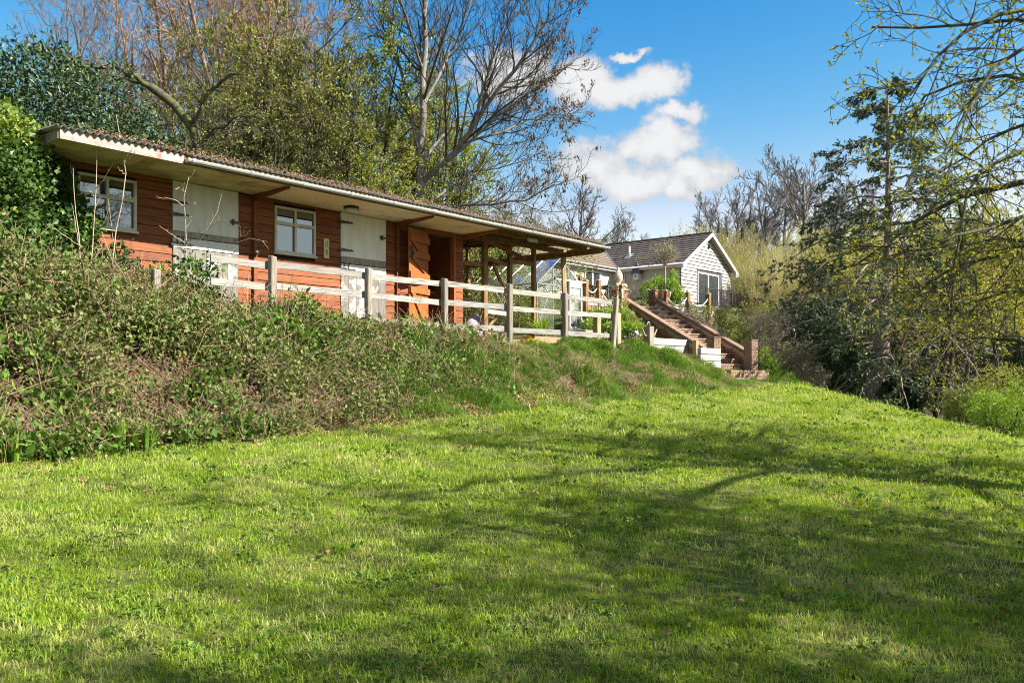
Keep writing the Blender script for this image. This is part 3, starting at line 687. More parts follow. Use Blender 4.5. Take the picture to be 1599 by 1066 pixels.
# open lean-to: posts, plates, rafters, rails, oddments fixed to it
for px, w in ((757, .13), (796, .10), (833.5, .085)):
    t = wall_t(px); m = MB(); m.box(t - w / 2, t + w / 2, -.05, .06, -.3, zs(t) - .002); m.build('shelter_post', M['brown_wood'], ST, bevel=.006)
t = wall_t(880, .0); m = MB(); m.bar((t - .06, -.1, -.35), (t, 0, zs(t) - .1), .10, .10); m.build('shelter_post', M['pale_wood'], ST)
for t in (1.9, 3.3, 5.3):
    m = MB(); m.box(t - .05, t + .05, 3.4, 3.5, -.3, zs(t) + .5); m.build('shelter_post', M['brown_wood'], ST)
strip('wall_plate', T1 + .02, TR - .005, -.045, .045, -.02, .10, M['brown_wood'])
strip('front_plate', T1 + .05, TR - .005, -.78, -.70, -.01, .11, M['brown_wood'])
strip('back_plate', T1 + .02, TR - .005, 3.36, 3.46, .45, .58, M['brown_wood'])
strip('end_beam', TR - .16, TR - .06, -OV + .02, 3.6, -.10, .02, M['brown_wood'])
for t in (1.95, 2.65, 3.35, 4.05, 4.75):
    m = MB(); sl = math.tan(math.radians(4.9)); z = zs(t) + .02
    m.hexa([(t-.025,-OV,z),(t+.025,-OV,z),(t+.025,3.9,z+sl*(OV+3.9)),(t-.025,3.9,z+sl*(OV+3.9)),(t-.025,-OV,z+.10),(t+.025,-OV,z+.10),(t+.025,3.9,z+.10+sl*(OV+3.9)),(t-.025,3.9,z+.10+sl*(OV+3.9))]); m.build('rafter', M['brown_wood'], ST)
tA, tB, tC = wall_t(757), wall_t(796), wall_t(833.5)
def rail_(a, b, z0, z1, y, mat, h=.09, th=.03): 
    m = MB(); m.bar((a, y, z0), (b, y, z1), th, h); m.build('shelter_rail', mat, ST)
rail_(T1 + .02, tA - .07, tz(740, 412), tz(740, 412), .03, M['brown_wood']); rail_(tA + .07, tB - .06, tz(776, 405), tz(776, 411), .02, M['brown_wood'])
rail_(tB + .06, tC - .05, tz(815, 410), tz(815, 410), .02, M['brown_wood'], .1); rail_(tA + .07, tB - .06, tz(776, 441), tz(776, 446), -.04, M['old_wood'], .12)
rail_(tA + .07, tB - .06, tz(776, 487), tz(776, 489), .0, M['sleeper'], .10); rail_(T1 + .02, tA - .07, tz(740, 463), tz(740, 465), .5, M['pale_wood'], .06, .2); rail_(T1 + .02, tA - .07, tz(740, 469), tz(740, 471), .45, M['pale_wood'], .08, .03)
rail_(T1 + .02, tA - .07, tz(740, 438), tz(740, 440), 1.2, M['pale_wood'], .07); rail_(tA, tB, tz(776, 467), tz(776, 467), 1.0, M['old_wood'], .06)
rail_(T1 + .05, tB, tz(740, 519), tz(740, 522), .25, M['brown_wood'], .16)
m = MB(); m.bar((wall_t(767), -.05, tz(767, 412)), (wall_t(792), -.03, tz(792, 468)), .05, .07); m.build('brace', M['brown_wood'], ST)
m = MB(); m.bar((wall_t(768), .3, tz(768, 522)), (wall_t(782), .05, tz(782, 489)), .04, .06); m.build('brace', M['pale_wood'], ST)
m = MB(); m.bar((T1 + .1, -.5, zs(T1) - .12), (tC, .1, zs(tC) - .32), .04, .09); m.build('brace', M['dark_red'], ST)
for k in range(7):
    m = MB(); z = -.05 + k * .2; m.box(T1 + .05, 3.2, 3.42, 3.45, z, z + .16); m.build('back_board', M['brown_wood'], ST)
m = MB(); t = wall_t(831, .74); m.box(t - .22, t + .12, -.81, -.775, tz(831, 376, .74) - .04, tz(831, 376, .74) + .04); m.build('lamp_batten', M['white_frame'], ST)
# things on the stable
def on_wall(px, py, o): 
    x, y = to_world(wall_t(px, o), o); return (x, y, wall_z(px, py, o))
tl = thing('bulkhead_light', 'round white bulkhead light fixed under the cream eaves', 'lamp', on_wall(548.5, 312, .55), ANG)
zl = zs(wall_t(548.5, .55)) + ZF - tl.location.z - .002
m = MB(); m.lathe([(.145, -.045), (.15, -.0)], 18, (0, 0, zl)); m.build('base', M['iron'], tl, True)
m = MB(); m.lathe([(.0, -.11), (.07, -.105), (.12, -.08), (.135, -.046)], 18, (0, 0, zl)); m.build('lens', M['white_plastic'], tl, True)
pq = thing('wall_plaque', 'narrow cream plaque with brown figures hung beside the second window', 'plaque', on_wall(509.5, 388, .03), ANG)
m = MB(); m.box(-.062, .062, -.012, .006, -.19, .19); m.build('board', M['plaque'], pq, bevel=.004)
m = MB(); m.bar((-.03, -.0145, .1), (.02, -.0145, .13), .004, .02, (0, 1, 0)); m.bar((-.02, -.0145, .1), (-.03, -.0145, .03), .004, .014, (0, 1, 0)); m.bar((.02, -.0145, .13), (.03, -.0145, .02), .004, .014, (0, 1, 0)); m.bar((-.01, -.0145, -.03), (.02, -.0145, -.1), .004, .02, (0, 1, 0)); m.bar((.02, -.0145, -.03), (-.01, -.0145, -.13), .004, .014, (0, 1, 0)); m.build('figure', M['brown_wood'], pq)
# ------------------------------------------------------------------ post and rail fence
FO = 2.17
def fence():
    root = thing('post_and_rail_fence', 'weathered grey post and rail fence of three rails along the bank top', 'fence', (*to_world(0, FO), 0), ANG)
    tp = [wall_t(p, FO) for p in (425.5, 575, 694, 795.5, 882.5)]; tp = [tp[0] - 1.83] + tp + [wall_t(956, FO)]
    tops = [1.46, 1.83, 1.82, 1.79, 1.83, 1.78, 1.80]
    for i, (t, zt) in enumerate(zip(tp, tops)):
        x, y = to_world(t, FO); zb = float(ground(x, y)) - .3
        m = MB(); lean = .16 if i == 6 else jit(.012)
        w = .052 if i != 2 else .05
        m.hexa([(t-w-lean*.2,-.06,zb),(t+w-lean*.2,-.06,zb),(t+w-lean*.2,.045,zb),(t-w-lean*.2,.045,zb),(t-w+lean,-.06,zt),(t+w+lean,-.06,zt-.012),(t+w+lean,.045,zt),(t-w+lean,.045,zt+.01)]); m.build('post', M['post'], root, bevel=.012)
    for i in range(len(tp) - 1):
        for z in (1.70, 1.36, .915):
            m = MB(); a, b = tp[i] - .06, tp[i + 1] + .02; z0, z1 = z + jit(.02), z + jit(.02)
            if i == len(tp) - 2: b += .08
            if i == 0: a = wall_t(332, FO) + jit(.1)
            h = .052; y0 = .05 + (i % 2) * .003
            k = 6; lo = []; hi = []
            for q in range(k + 1):
                t = a + (b - a) * q / k; zz = z0 + (z1 - z0) * q / k
                lo.append((t, zz - h + jit(.005))); hi.append((t, zz + h + jit(.005)))
            m.prism(lo + hi[::-1], 'y', y0, y0 + .036); m.build('rail', M['rail'], root)
fence()
for px, py0, py1, Y, w, nm, lb in ((963.5, 528, 489, 20.6, .075, 'wooden_post', 'short brown timber post just behind the leaning end post of the fence'), (932, 520, 495, 20.6, .075, 'wooden_post', 'squat pale timber post at the corner of the vegetable bed')):
    x, y, z = ray(px, py0, Y); r = thing(nm, lb, 'post', (x, y, z), ANG); m = MB(); hh = (py0 - py1) / F * Y; m.box(-w, w, -w, w, -.5, hh); m.build('shaft', M['pale_wood'], r, bevel=.008)

# oddments in the lean-to
def at_wall(px, o, z): x, y = to_world(wall_t(px, o), o); return (x, y, z)
r = thing('cloth_sack', 'faded mauve cloth sack slumped under the lean-to beside the red wall', 'sack', at_wall(735, -.3, .84), ANG)
V = []; 
m = MB(); m.lathe([(.02, 0), (.32, .01), (.33, .15), (.26, .32), (.13, .48), (.05, .58), (.0, .6)], 12)
for i, p in enumerate(m.v): a = math.atan2(p[1], p[0]); k = 1 + .16 * math.sin(3 * a + p[2] * 9); m.v[i] = (p[0] * k + p[2] * .22, p[1] * k, p[2])
m.build('bag', M['cloth'], r, True)
r = thing('leaning_plank', 'thin brown plank leaning under the lean-to against the sack', 'plank', at_wall(725, -.15, .84), ANG); m = MB(); m.bar((0, 0, 0), (.5, .25, .5), .09, .025); m.build('plank', M['brown_wood'], r)
r = thing('bucket', 'pale blue-grey bucket on the lean-to floor between two posts', 'bucket', at_wall(786, -.35, .84), ANG); m = MB(); m.lathe([(.09, 0), (.13, .3), (.135, .31), (.12, .31), (.085, .02)], 14); m.build('body', M['steel'], r, True); m = MB(); m.tube([(.13 * math.cos(a), 0, .31 + .12 * math.sin(a)) for a in np.linspace(0, math.pi, 9)], .006, 5); m.build('handle', M['iron'], r)
r = thing('glass_jar', 'small dark glass demijohn on the lean-to floor left of the bucket', 'jar', at_wall(771, -.3, .84), ANG); m = MB(); m.lathe([(.1, 0), (.12, .06), (.12, .22), (.05, .3), (.03, .38), (.035, .39)], 12); m.build('body', M['clear_glass'], r, True)
r = thing('planter_trough', 'brown wooden trough planter behind the fence below the greenhouse', 'planter', at_wall(848, .35, .62), ANG)
m = MB(); m.hexa([(-.5,-.16,0),(.42,-.16,0),(.42,.16,0),(-.5,.16,0),(-.54,-.2,.3),(.46,-.2,.3),(.46,.2,.3),(-.54,.2,.3)]); m.build('box', M['terra'], r); m = MB(); m.box(-.48, .4, -.15, .15, .301, .31); m.build('soil', M['dark_wood'], r)
# ------------------------------------------------------------------ greenhouse
def greenhouse():
    x0, y0 = to_world(5.7, -1.2); W, D, he, hr = 2.0, 2.6, 1.32, 2.10; z0 = 1.16
    R = thing('greenhouse', 'small aluminium framed glass greenhouse with its door slid open beside the lean-to', 'greenhouse', (x0, y0, z0), ANG)
    b = .026
    def fr(name, segs, mat=M['steel'], w=b):
        m = MB()
        for a, c in segs: m.bar(a, c, w, w)
        return m.build(name, mat, R)
    fr('base_frame', [((0,0,0),(W,0,0)),((0,D,0),(W,D,0)),((0,0,0),(0,D,0)),((W,0,0),(W,D,0))], M['steel'], .06)
    for y in (0, D): fr('gable_frame', [((0,y,0),(0,y,he)),((W,y,0),(W,y,he)),((0,y,he),(W/2,y,hr)),((W/2,y,hr),(W,y,he)),((0,y,he),(W,y,he)),((W*.33,y,0),(W*.33,y,he+.5)),((W*.66,y,0),(W*.66,y,he+.5))])
    for x, s in ((0, 1), (W, -1)):
        fr('side_frame', [((x, D*k/4, 0), (x, D*k/4, he)) for k in (1, 2, 3)] + [((x,0,he),(x,D,he))])
        fr('roof_frame', [((x, D*k/4, he), (W/2, D*k/4, hr)) for k in (1, 2, 3)])
    fr('ridge_bar', [((W/2,0,hr),(W/2,D,hr))])
    fr('brace', [((0,.02,.1),(W*.33,.02,he)), ((0, D-.03, he), (W*.33, D-.03, .1)), ((0, .1, he*.95), (0, D*.5, .2))], M['white_plastic'], .022)
    fr('shelf_frame', [((.1,D*.6,.75),(W-.1,D*.6,.75)),((.1,D*.95,.75),(W-.1,D*.95,.75)),((.3,D*.6,0),(.3,D*.6,.75)),((W-.3,D*.6,0),(W-.3,D*.6,.75))], M['old_wood'], .04)
    def pane(p): m = MB(); m.raw(p, [(0,1,2,3)] if len(p) == 4 else [(0,1,2)]); m.build('pane', M['clear_glass'], R)
    for y in (0.0, D):
        for k in range(3):
            if y == 0 and k == 1: continue
            a, c = W*k/3, W*(k+1)/3; za = he + (hr-he)*min(a, W-a)/(W/2); zc = he + (hr-he)*min(c, W-c)/(W/2)
            pane([(a+.02,y,.03),(c-.02,y,.03),(c-.02,y,zc-.03),(a+.02,y,za-.03)])
    for x in (0, W):
        for k in range(4):
            a, c = D*k/4+.02, D*(k+1)/4-.02
            pane([(x,a,.03),(x,c,.03),(x,c,he-.02),(x,a,he-.02)]); pane([(x,a,he+.02),(x,c,he+.02),(W/2,c,hr-.01),(W/2,a,hr-.01)])
    # sliding door hung in front of the right side of the gable
    dx, dw, dh = W*.66, .52, 1.46
    m = MB()
    for x in (dx, dx + dw): m.bar((x, -.07, .0), (x, -.07, dh), .05, .05)
    m.box(dx + .02, dx + dw - .02, -.09, -.05, dh - .16, dh); m.box(dx + .02, dx + dw - .02, -.09, -.05, .0, .2)
    d = m.build('door', M['white_plastic'], R); m = MB(); m.raw([(dx+.03,-.07,.2),(dx+dw-.03,-.07,.2),(dx+dw-.03,-.07,dh-.16),(dx+.03,-.07,dh-.16)], [(0,1,2,3)]); m.build('pane', M['frosted'], d)
    m = MB(); m.bar((W*.36, -.06, dh + .03), (W + .1, -.06, dh + .03), .05, .04); m.build('door_track', M['white_plastic'], R)
greenhouse()

# ------------------------------------------------------------------ timber beds and sleeper walls
def sleeper_wall(name, label, cat, pxa, pxb, o, ztop, rows, h=.2, mat='sleeper', ret=0.0, group=None, th=.12):
    ta, tb = wall_t(pxa, o), wall_t(pxb, o); x, y = to_world(ta, o)
    R = thing(name, label, cat, (x, y, ztop - rows * h), ANG, group); L = tb - ta
    for k in range(rows):
        m = MB(); m.box(jit(.01), L + jit(.01), -.0 + jit(.006), th, k * h + .007, (k + 1) * h - .007); m.build('sleeper', M[mat], R, bevel=.012)
        if ret:
            m = MB(); m.box(0.01, .11, th + .002, ret, k * h + .004, (k + 1) * h - .004); m.build('sleeper', M[mat], R, bevel=.012)
            m = MB(); m.box(L - .11, L - .01, th + .002, ret, k * h + .004, (k + 1) * h - .004); m.build('sleeper', M[mat], R, bevel=.012)
    if ret: m = MB(); m.box(.11, L - .11, th, ret - .02, .0, rows * h - .05); m.build('soil', M['dark_wood'], R)
    return R
BED = sleeper_wall('raised_bed', 'low white timber raised bed full of lime green leaves', 'raised bed', 940, 1002, .55, 1.22, 1, .24, ret=1.1)
sleeper_wall('raised_bed', 'small brown timber bed right behind the last fence bay', 'raised bed', 915, 932, .5, 1.16, 1, .22, 'old_wood', ret=.9)
sleeper_wall('retaining_wall', 'long stack of white weathered sleepers at the top of the grass bank', 'retaining wall', 1015, 1080, 1.6, .97, 3, .2)
sleeper_wall('retaining_wall', 'short stack of white sleepers under the left brick pier of the steps', 'retaining wall', 1095, 1126, 3.0, .68, 3, .17)
sleeper_wall('retaining_wall', 'low dark timber edging between the leaning fence post and the grey post', 'retaining wall', 962, 1011, 1.5, .86, 2, .17, 'brown_wood')
x, y, z = ray(1013, 533, 21.6); r = thing('mooring_post', 'stubby grey timber post with a metal ring and two stick arms', 'post', (x, y, z - .2), ANG)
m = MB(); m.box(-.1, .1, -.1, .1, -.3, .58); m.build('shaft', M['post'], r, bevel=.01); m = MB(); m.tube([(.055 * math.cos(a), 0, .64 + .06 * math.sin(a)) for a in np.linspace(-.6, 3.7, 10)], .012, 5); m.build('ring', M['steel'], r)
for s in (-1, 1): m = MB(); m.tube([(s * .1, 0, .33), (s * .22, -.02, .36), (s * .34, -.02, .52)], [.028, .024, .02], 6); m.build('arm', M['old_wood'], r)
m = MB(); m.box(wall_t(1085, 1.8) - wall_t(1085, 1.8) - .06, .06, -.06, .06, -.3, .5)
x, y, z = ray(1086, 560, 22.9); r = thing('timber_stump', 'short yellowish timber stump between the two sleeper walls', 'post', (x, y, z), ANG); m.build('shaft', M['pale_wood'], r, bevel=.01)
x, y, z = ray(993, 521.5, 21.9); r = thing('garden_ornament', 'tiny black and white ornament in front of the white raised bed', 'ornament', (x, y, z - .03), ANG)
m = MB(); m.lathe([(.05, 0), (.07, .06), (.05, .11), (.0, .12)], 8); m.build('body', M['white_plastic'], r, True); m = MB(); m.lathe([(.0, .09), (.035, .1), (.03, .15), (.0, .17)], 8, (.05, 0, 0)); m.build('head', M['iron'], r, True)

# ------------------------------------------------------------------ brick steps
SX, SY, SZ, SA = 5.37, 22.7, .14, math.radians(27.85)
def steps():
    R = thing('garden_steps', 'straight flight of brick garden steps between two sloping brick walls', 'steps', (SX, SY, SZ), SA)
    W, n, rise, go = 1.29, 13, .151, .303
    bm = {}
    def brick_mesh(key, dx, dy, dz, mat):
        if key not in bm:
            m = MB(); m.box(-dx/2, dx/2, -dy/2, dy/2, -dz/2, dz/2); o = m.build('brick', mat); bm[key] = o.data; bpy.data.objects.remove(o)
        return bm[key]
    cnt = [0]; bulk = MB()
    def brick(key, dims, mat, pos, rot=0.0, as_part=True):
        if as_part and cnt[0] < 296:
            o = bpy.data.objects.new('brick', brick_mesh(key, *dims, mat)); link(o, R); o.location = pos; o.rotation_euler = (0, rot, jit(.01)); cnt[0] += 1
        else:
            dx, dy, dz = dims; bulk.box(pos[0]-dx/2, pos[0]+dx/2, pos[1]-dy/2, pos[1]+dy/2, pos[2]-dz/2, pos[2]+dz/2)
    core = MB()
    for i in range(n):
        y = i * go; z = i * rise
        core.box(.12, W - .12, y + .03, y + go + .05, -.5, z + rise - .045)
        m = MB(); m.box(.12, W - .12, y - .018, y + go - .006, z + rise - .04, z + rise); m.build('tread', M['tread'], R, bevel=.006)
        k = 14
        for j in range(k):
            xx = .12 + (W - .24) * (j + .5) / k
            brick('riser', ((W - .24) / k - .009, .04, rise - .05), M['brick_tan'], (xx, y + .018 + jit(.003), z + (rise - .045) / 2))
    core.build('core', M['mortar'], R)
    top = lambda y: y * .44 + .40
    ln = n * go
    # side walls: mortar core, courses of brick on the outer face, brick-on-edge coping
    for side, xa, xb, ys in (('l', -.10, .07, -.0), ('r', W - .08, W + .09, -.0)):
        m = MB(); m.prism([(ys, -.6), (ln + .1, -.6), (ln + .1, top(ln)), (ys, top(ys) - .02)], 'x', xa + .006, xb - .006); m.build('side_wall', M['mortar'], R)
        m = MB(); a = ((xa + xb) / 2, ys - .03, top(ys) + .03); c = ((xa + xb) / 2, ln + .12, top(ln + .12) + .03)
        nb = 44
        for q in range(nb):
            p0 = Vector(a).lerp(Vector(c), (q + .03) / nb); p1 = Vector(a).lerp(Vector(c), (q + .97) / nb); m.bar(p0, p1, xb - xa + .03, .07 + jit(.004))
        m.build('coping', M['coping'], R)
    # brick courses, left outer face first (the one seen), then the inner face of the right wall
    for face, xx in (('lo', -.096), ('ri', W - .078)):
        row = 0; z = -.30
        while z < top(ln) - .1:
            y = -.12 * (row % 2)
            while y < ln:
                zt = z + .0325
                if top(y + .02) - .05 > z + .065 and y > -.06 and (face == 'lo' or z > y * rise / go - .05):
                    brick('side', (.02, .215, .065), M['brick'], (xx + jit(.002), y + .112, zt), 0, as_part=(y > .2))
                y += .225
            z += .075; row += 1
    if bulk.v: tag(bulk.build('brickwork', M['brick'], R), kind='stuff')
    # piers at the foot
    for xx, h, nm in ((-.17, .82, 0), (W - .16, .78, 1)):
        m = MB(); m.box(xx - .107, xx + .107, -.345, -.055, -.5, h); p = m.build('pier', M['mortar'], R)
        rows = int((h + .1) / .075); 
        pb = MB()
        for r_ in range(-2, rows - 1):
            z = r_ * .075 + .004
            for (a, b) in ((-.112, .03), (.04, .112)) if r_ % 2 else ((-.112, -.04), (-.03, .112)):
                pb.box(xx + a, xx + b, -.352 + jit(.002), -.3, z, z + .066); pb.box(xx - .114, xx - .07, -.2 + a * 1.34, -.2 + b * 1.34, z, z + .066); pb.box(xx + .07, xx + .114, -.2 + a * 1.34, -.2 + b * 1.34, z, z + .066)
        tag(pb.build('pier_bricks', M['brick_tan'], p), kind='stuff')
        m = MB(); m.box(xx - .125, xx + .125, -.365, -.035, h + .0, h + .03); m.build('pier_cap', M['coping'], p, bevel=.006)
    m = MB(); m.box(.15, W + .2, -.5, .05, -.3, -.02); m.build('landing', M['tread'], R, bevel=.01)
    k = 18
    m = MB()
    for j in range(k): a = .15 + (W + .05) * j / k; m.box(a + .005, a + (W + .05) / k - .005, -.512, -.48, -.2, -.05)
    tag(m.build('landing_bricks', M['brick_tan'], R), kind='stuff')
steps()
def sloc(x, y): c, s = math.cos(SA), math.sin(SA); return SX + c * x - s * y, SY + s * x + c * y

# terrace edge: pedestal with stone finial, rope posts and their ropes
def bricks_block(R, x0, x1, y0, y1, z0, z1, mat='brick'):
    m = MB(); m.box(x0 + .008, x1 - .008, y0 + .008, y1 - .008, z0, z1); m.build('core', M['mortar'], R)
    r_ = 0; z = z0
    while z + .066 <= z1 + .001:
        off = .112 * (r_ % 2)
        for (p, q, ax, c) in ((x0, x1, 'x', y0), (y0, y1, 'y', x0), (y0, y1, 'y', x1)):
            a = p - off
            while a < q - .02:
                s0, s1 = max(a, p), min(a + .215, q)
                if s1 - s0 > .03:
                    m = MB()
                    if ax == 'x': m.box(s0, s1, c + jit(.002), c + .01, z, z + .066)
                    else: m.box(c - .004 + jit(.002), c + .006, s0 + .012, s1 - .012, z, z + .066)
                    m.build('brick', M[mat], R)
                a += .225
        z += .075; r_ += 1
x, y = to_world(9.55, -1.15); px_ = 965
x, y, z = ray(965.5, 480, 26.0); R = thing('brick_pedestal', 'square brick pedestal at the top left of the steps', 'pedestal', (x, y, 2.1), SA)
bricks_block(R, -.2, .2, -.2, .2, 0, .46); m = MB(); m.box(-.23, .23, -.23, .23, .46, .50); m.build('cap', M['stone'], R, bevel=.01)
R = thing('stone_finial', 'carved stone finial like a pineapple on the brick pedestal', 'finial', (x, y, 2.601), SA)
m = MB(); m.lathe([(.22, 0), (.22, .05), (.17, .08), (.13, .12), (.08, .16), (.08, .2), (.11, .24), (.135, .30), (.145, .37), (.135, .45), (.10, .52), (.07, .56), (.05, .58), (.055, .62), (.03, .66), (.0, .69)], 18); m.build('body', M['stone'], R, True)
m = MB()
for s in range(4): a = s * math.pi / 2 + .78; m.lathe([(.0, .0), (.07, .03), (.08, .08), (.05, .13), (.0, .15)], 8, (.2 * math.cos(a), .2 * math.sin(a), .03))
m.build('scroll', M['stone'], R, True)
RP = []
def rope_post(px, pytop, Y, zb, label):
    x, y, z = ray(px, pytop, Y); r = thing('rope_post', label, 'post', (x, y, zb), ANG, 'timber posts carrying ropes along the terrace edge'); h = z - zb
    m = MB(); m.box(-.065, .065, -.065, .065, -.3, h - .05); m.build('shaft', M['brown_wood'], r, bevel=.008)
    m = MB(); m.hexa([(-.075,-.075,h-.05),(.075,-.075,h-.05),(.075,.075,h-.05),(-.075,.075,h-.05),(-.03,-.03,h),(.03,-.03,h),(.03,.03,h),(-.03,.03,h)]); m.build('cap', M['pale_wood'], r)
    m = MB(); m.tube([(-.1, 0, h - .17), (.1, 0, h - .17)], .022, 6); m.build('eyelet', M['iron'], r)
    return (x, y, zb + h - .17)
a0 = rope_post(914.5, 436, 24.6, 2.1, 'rope post tight against the right side of the greenhouse')
a1 = rope_post(934.5, 436, 25.0, 2.1, 'rope post standing between the greenhouse and the stone finial')
a2 = rope_post(970.5, 443, 25.6, 2.0, 'rope post just in front of the brick pedestal with the finial')
c0 = rope_post(1039.5, 452, 27.3, 2.1, 'rope post directly beside the top right of the steps')
c1 = rope_post(1074, 454.5, 28.4, 2.05, 'middle rope post to the right of the steps, in front of the gable')
c2 = rope_post(1106.5, 457, 29.6, 2.0, 'last rope post right of the steps, below the balcony')
def rope(a, b, sag, label):
    a, b = np.array(a), np.array(b)
    pts = [a * (1 - s) + b * s - np.array([0, 0, sag * 4 * s * (1 - s)]) for s in np.linspace(0, 1, 15)]
    o = MB().tube([p - a for p in pts], .021, 6).build('rope', M['rope'], None, True, loc=a); tag(o, label, 'rope', 'sagging ropes between the terrace posts')
rope(a0, a1, .22, 'rope sagging from the greenhouse side to the next post'); rope(a1, a2, .42, 'rope sagging in front of the stone finial')
rope(c0, c1, .32, 'rope sagging from the post beside the top of the steps'); rope(c1, c2, .32, 'rope sagging to the last post below the balcony')
m = MB().tube([(0, 0, 0), (.01, -.02, -.3), (-.02, -.02, -.6), (.02, -.02, -.95)], [.035, .03, .03, .012], 6).build('hanging_rope', M['rope'], None, True, loc=(a2[0], a2[1] - .1, a2[2])); tag(m, 'frayed rope end hanging down the post beside the steps', 'rope')
def edging(p, q, z, label):
    d = math.atan2(q[1] - p[1], q[0] - p[0]); L = math.hypot(q[0] - p[0], q[1] - p[1]); r = thing('terrace_edging', label, 'edging', (p[0], p[1], z), d)
    for k in range(2): m = MB(); m.box(L * k / 2 + .005, L * (k + 1) / 2 - .005, -.02, .1, 0, .2); m.build('sleeper', M['sleeper'], r, bevel=.01)
    m = MB(); m.box(0, L, .0, .12, -.9, -.004); m.build('footing', M['mortar'], r)
    for k in range(int(L / .11)): m = MB(); m.box(k * .11 + .01, k * .11 + .1, -.015 + jit(.004), .001, -.42, -.006); m.build('brick', M['brick_tan'], r)
edging(c0, (c2[0] + .3, c2[1] + .35), 2.02, 'white sleeper edging on upright bricks below the right hand ropes')
edging(a0, a2, 2.0, 'white sleeper edging under the ropes left of the finial')
x, y, z = ray(1025, 478, 27.2); R = thing('brick_planter', 'square brick planter beside the top of the steps', 'planter', (x, y, 2.1), SA); bricks_block(R, -.17, .17, -.15, .2, 0, .56); m = MB(); m.box(-.19, .19, -.17, .22, .56, .6); m.build('cap', M['coping'], R)
for px, Y, zb, lb in ((989.5, 27.0, 2.25, 'small stone ball ornament on the top left of the steps'),): 
    x, y, z = ray(px, 466, Y); r = thing('stone_ornament', lb, 'ornament', (x, y, zb), 0); m = MB(); m.lathe([(.08, 0), (.09, .05), (.05, .1), (.08, .17), (.07, .25), (.03, .3), (.0, .32)], 10); m.build('body', M['stone'], r, True)

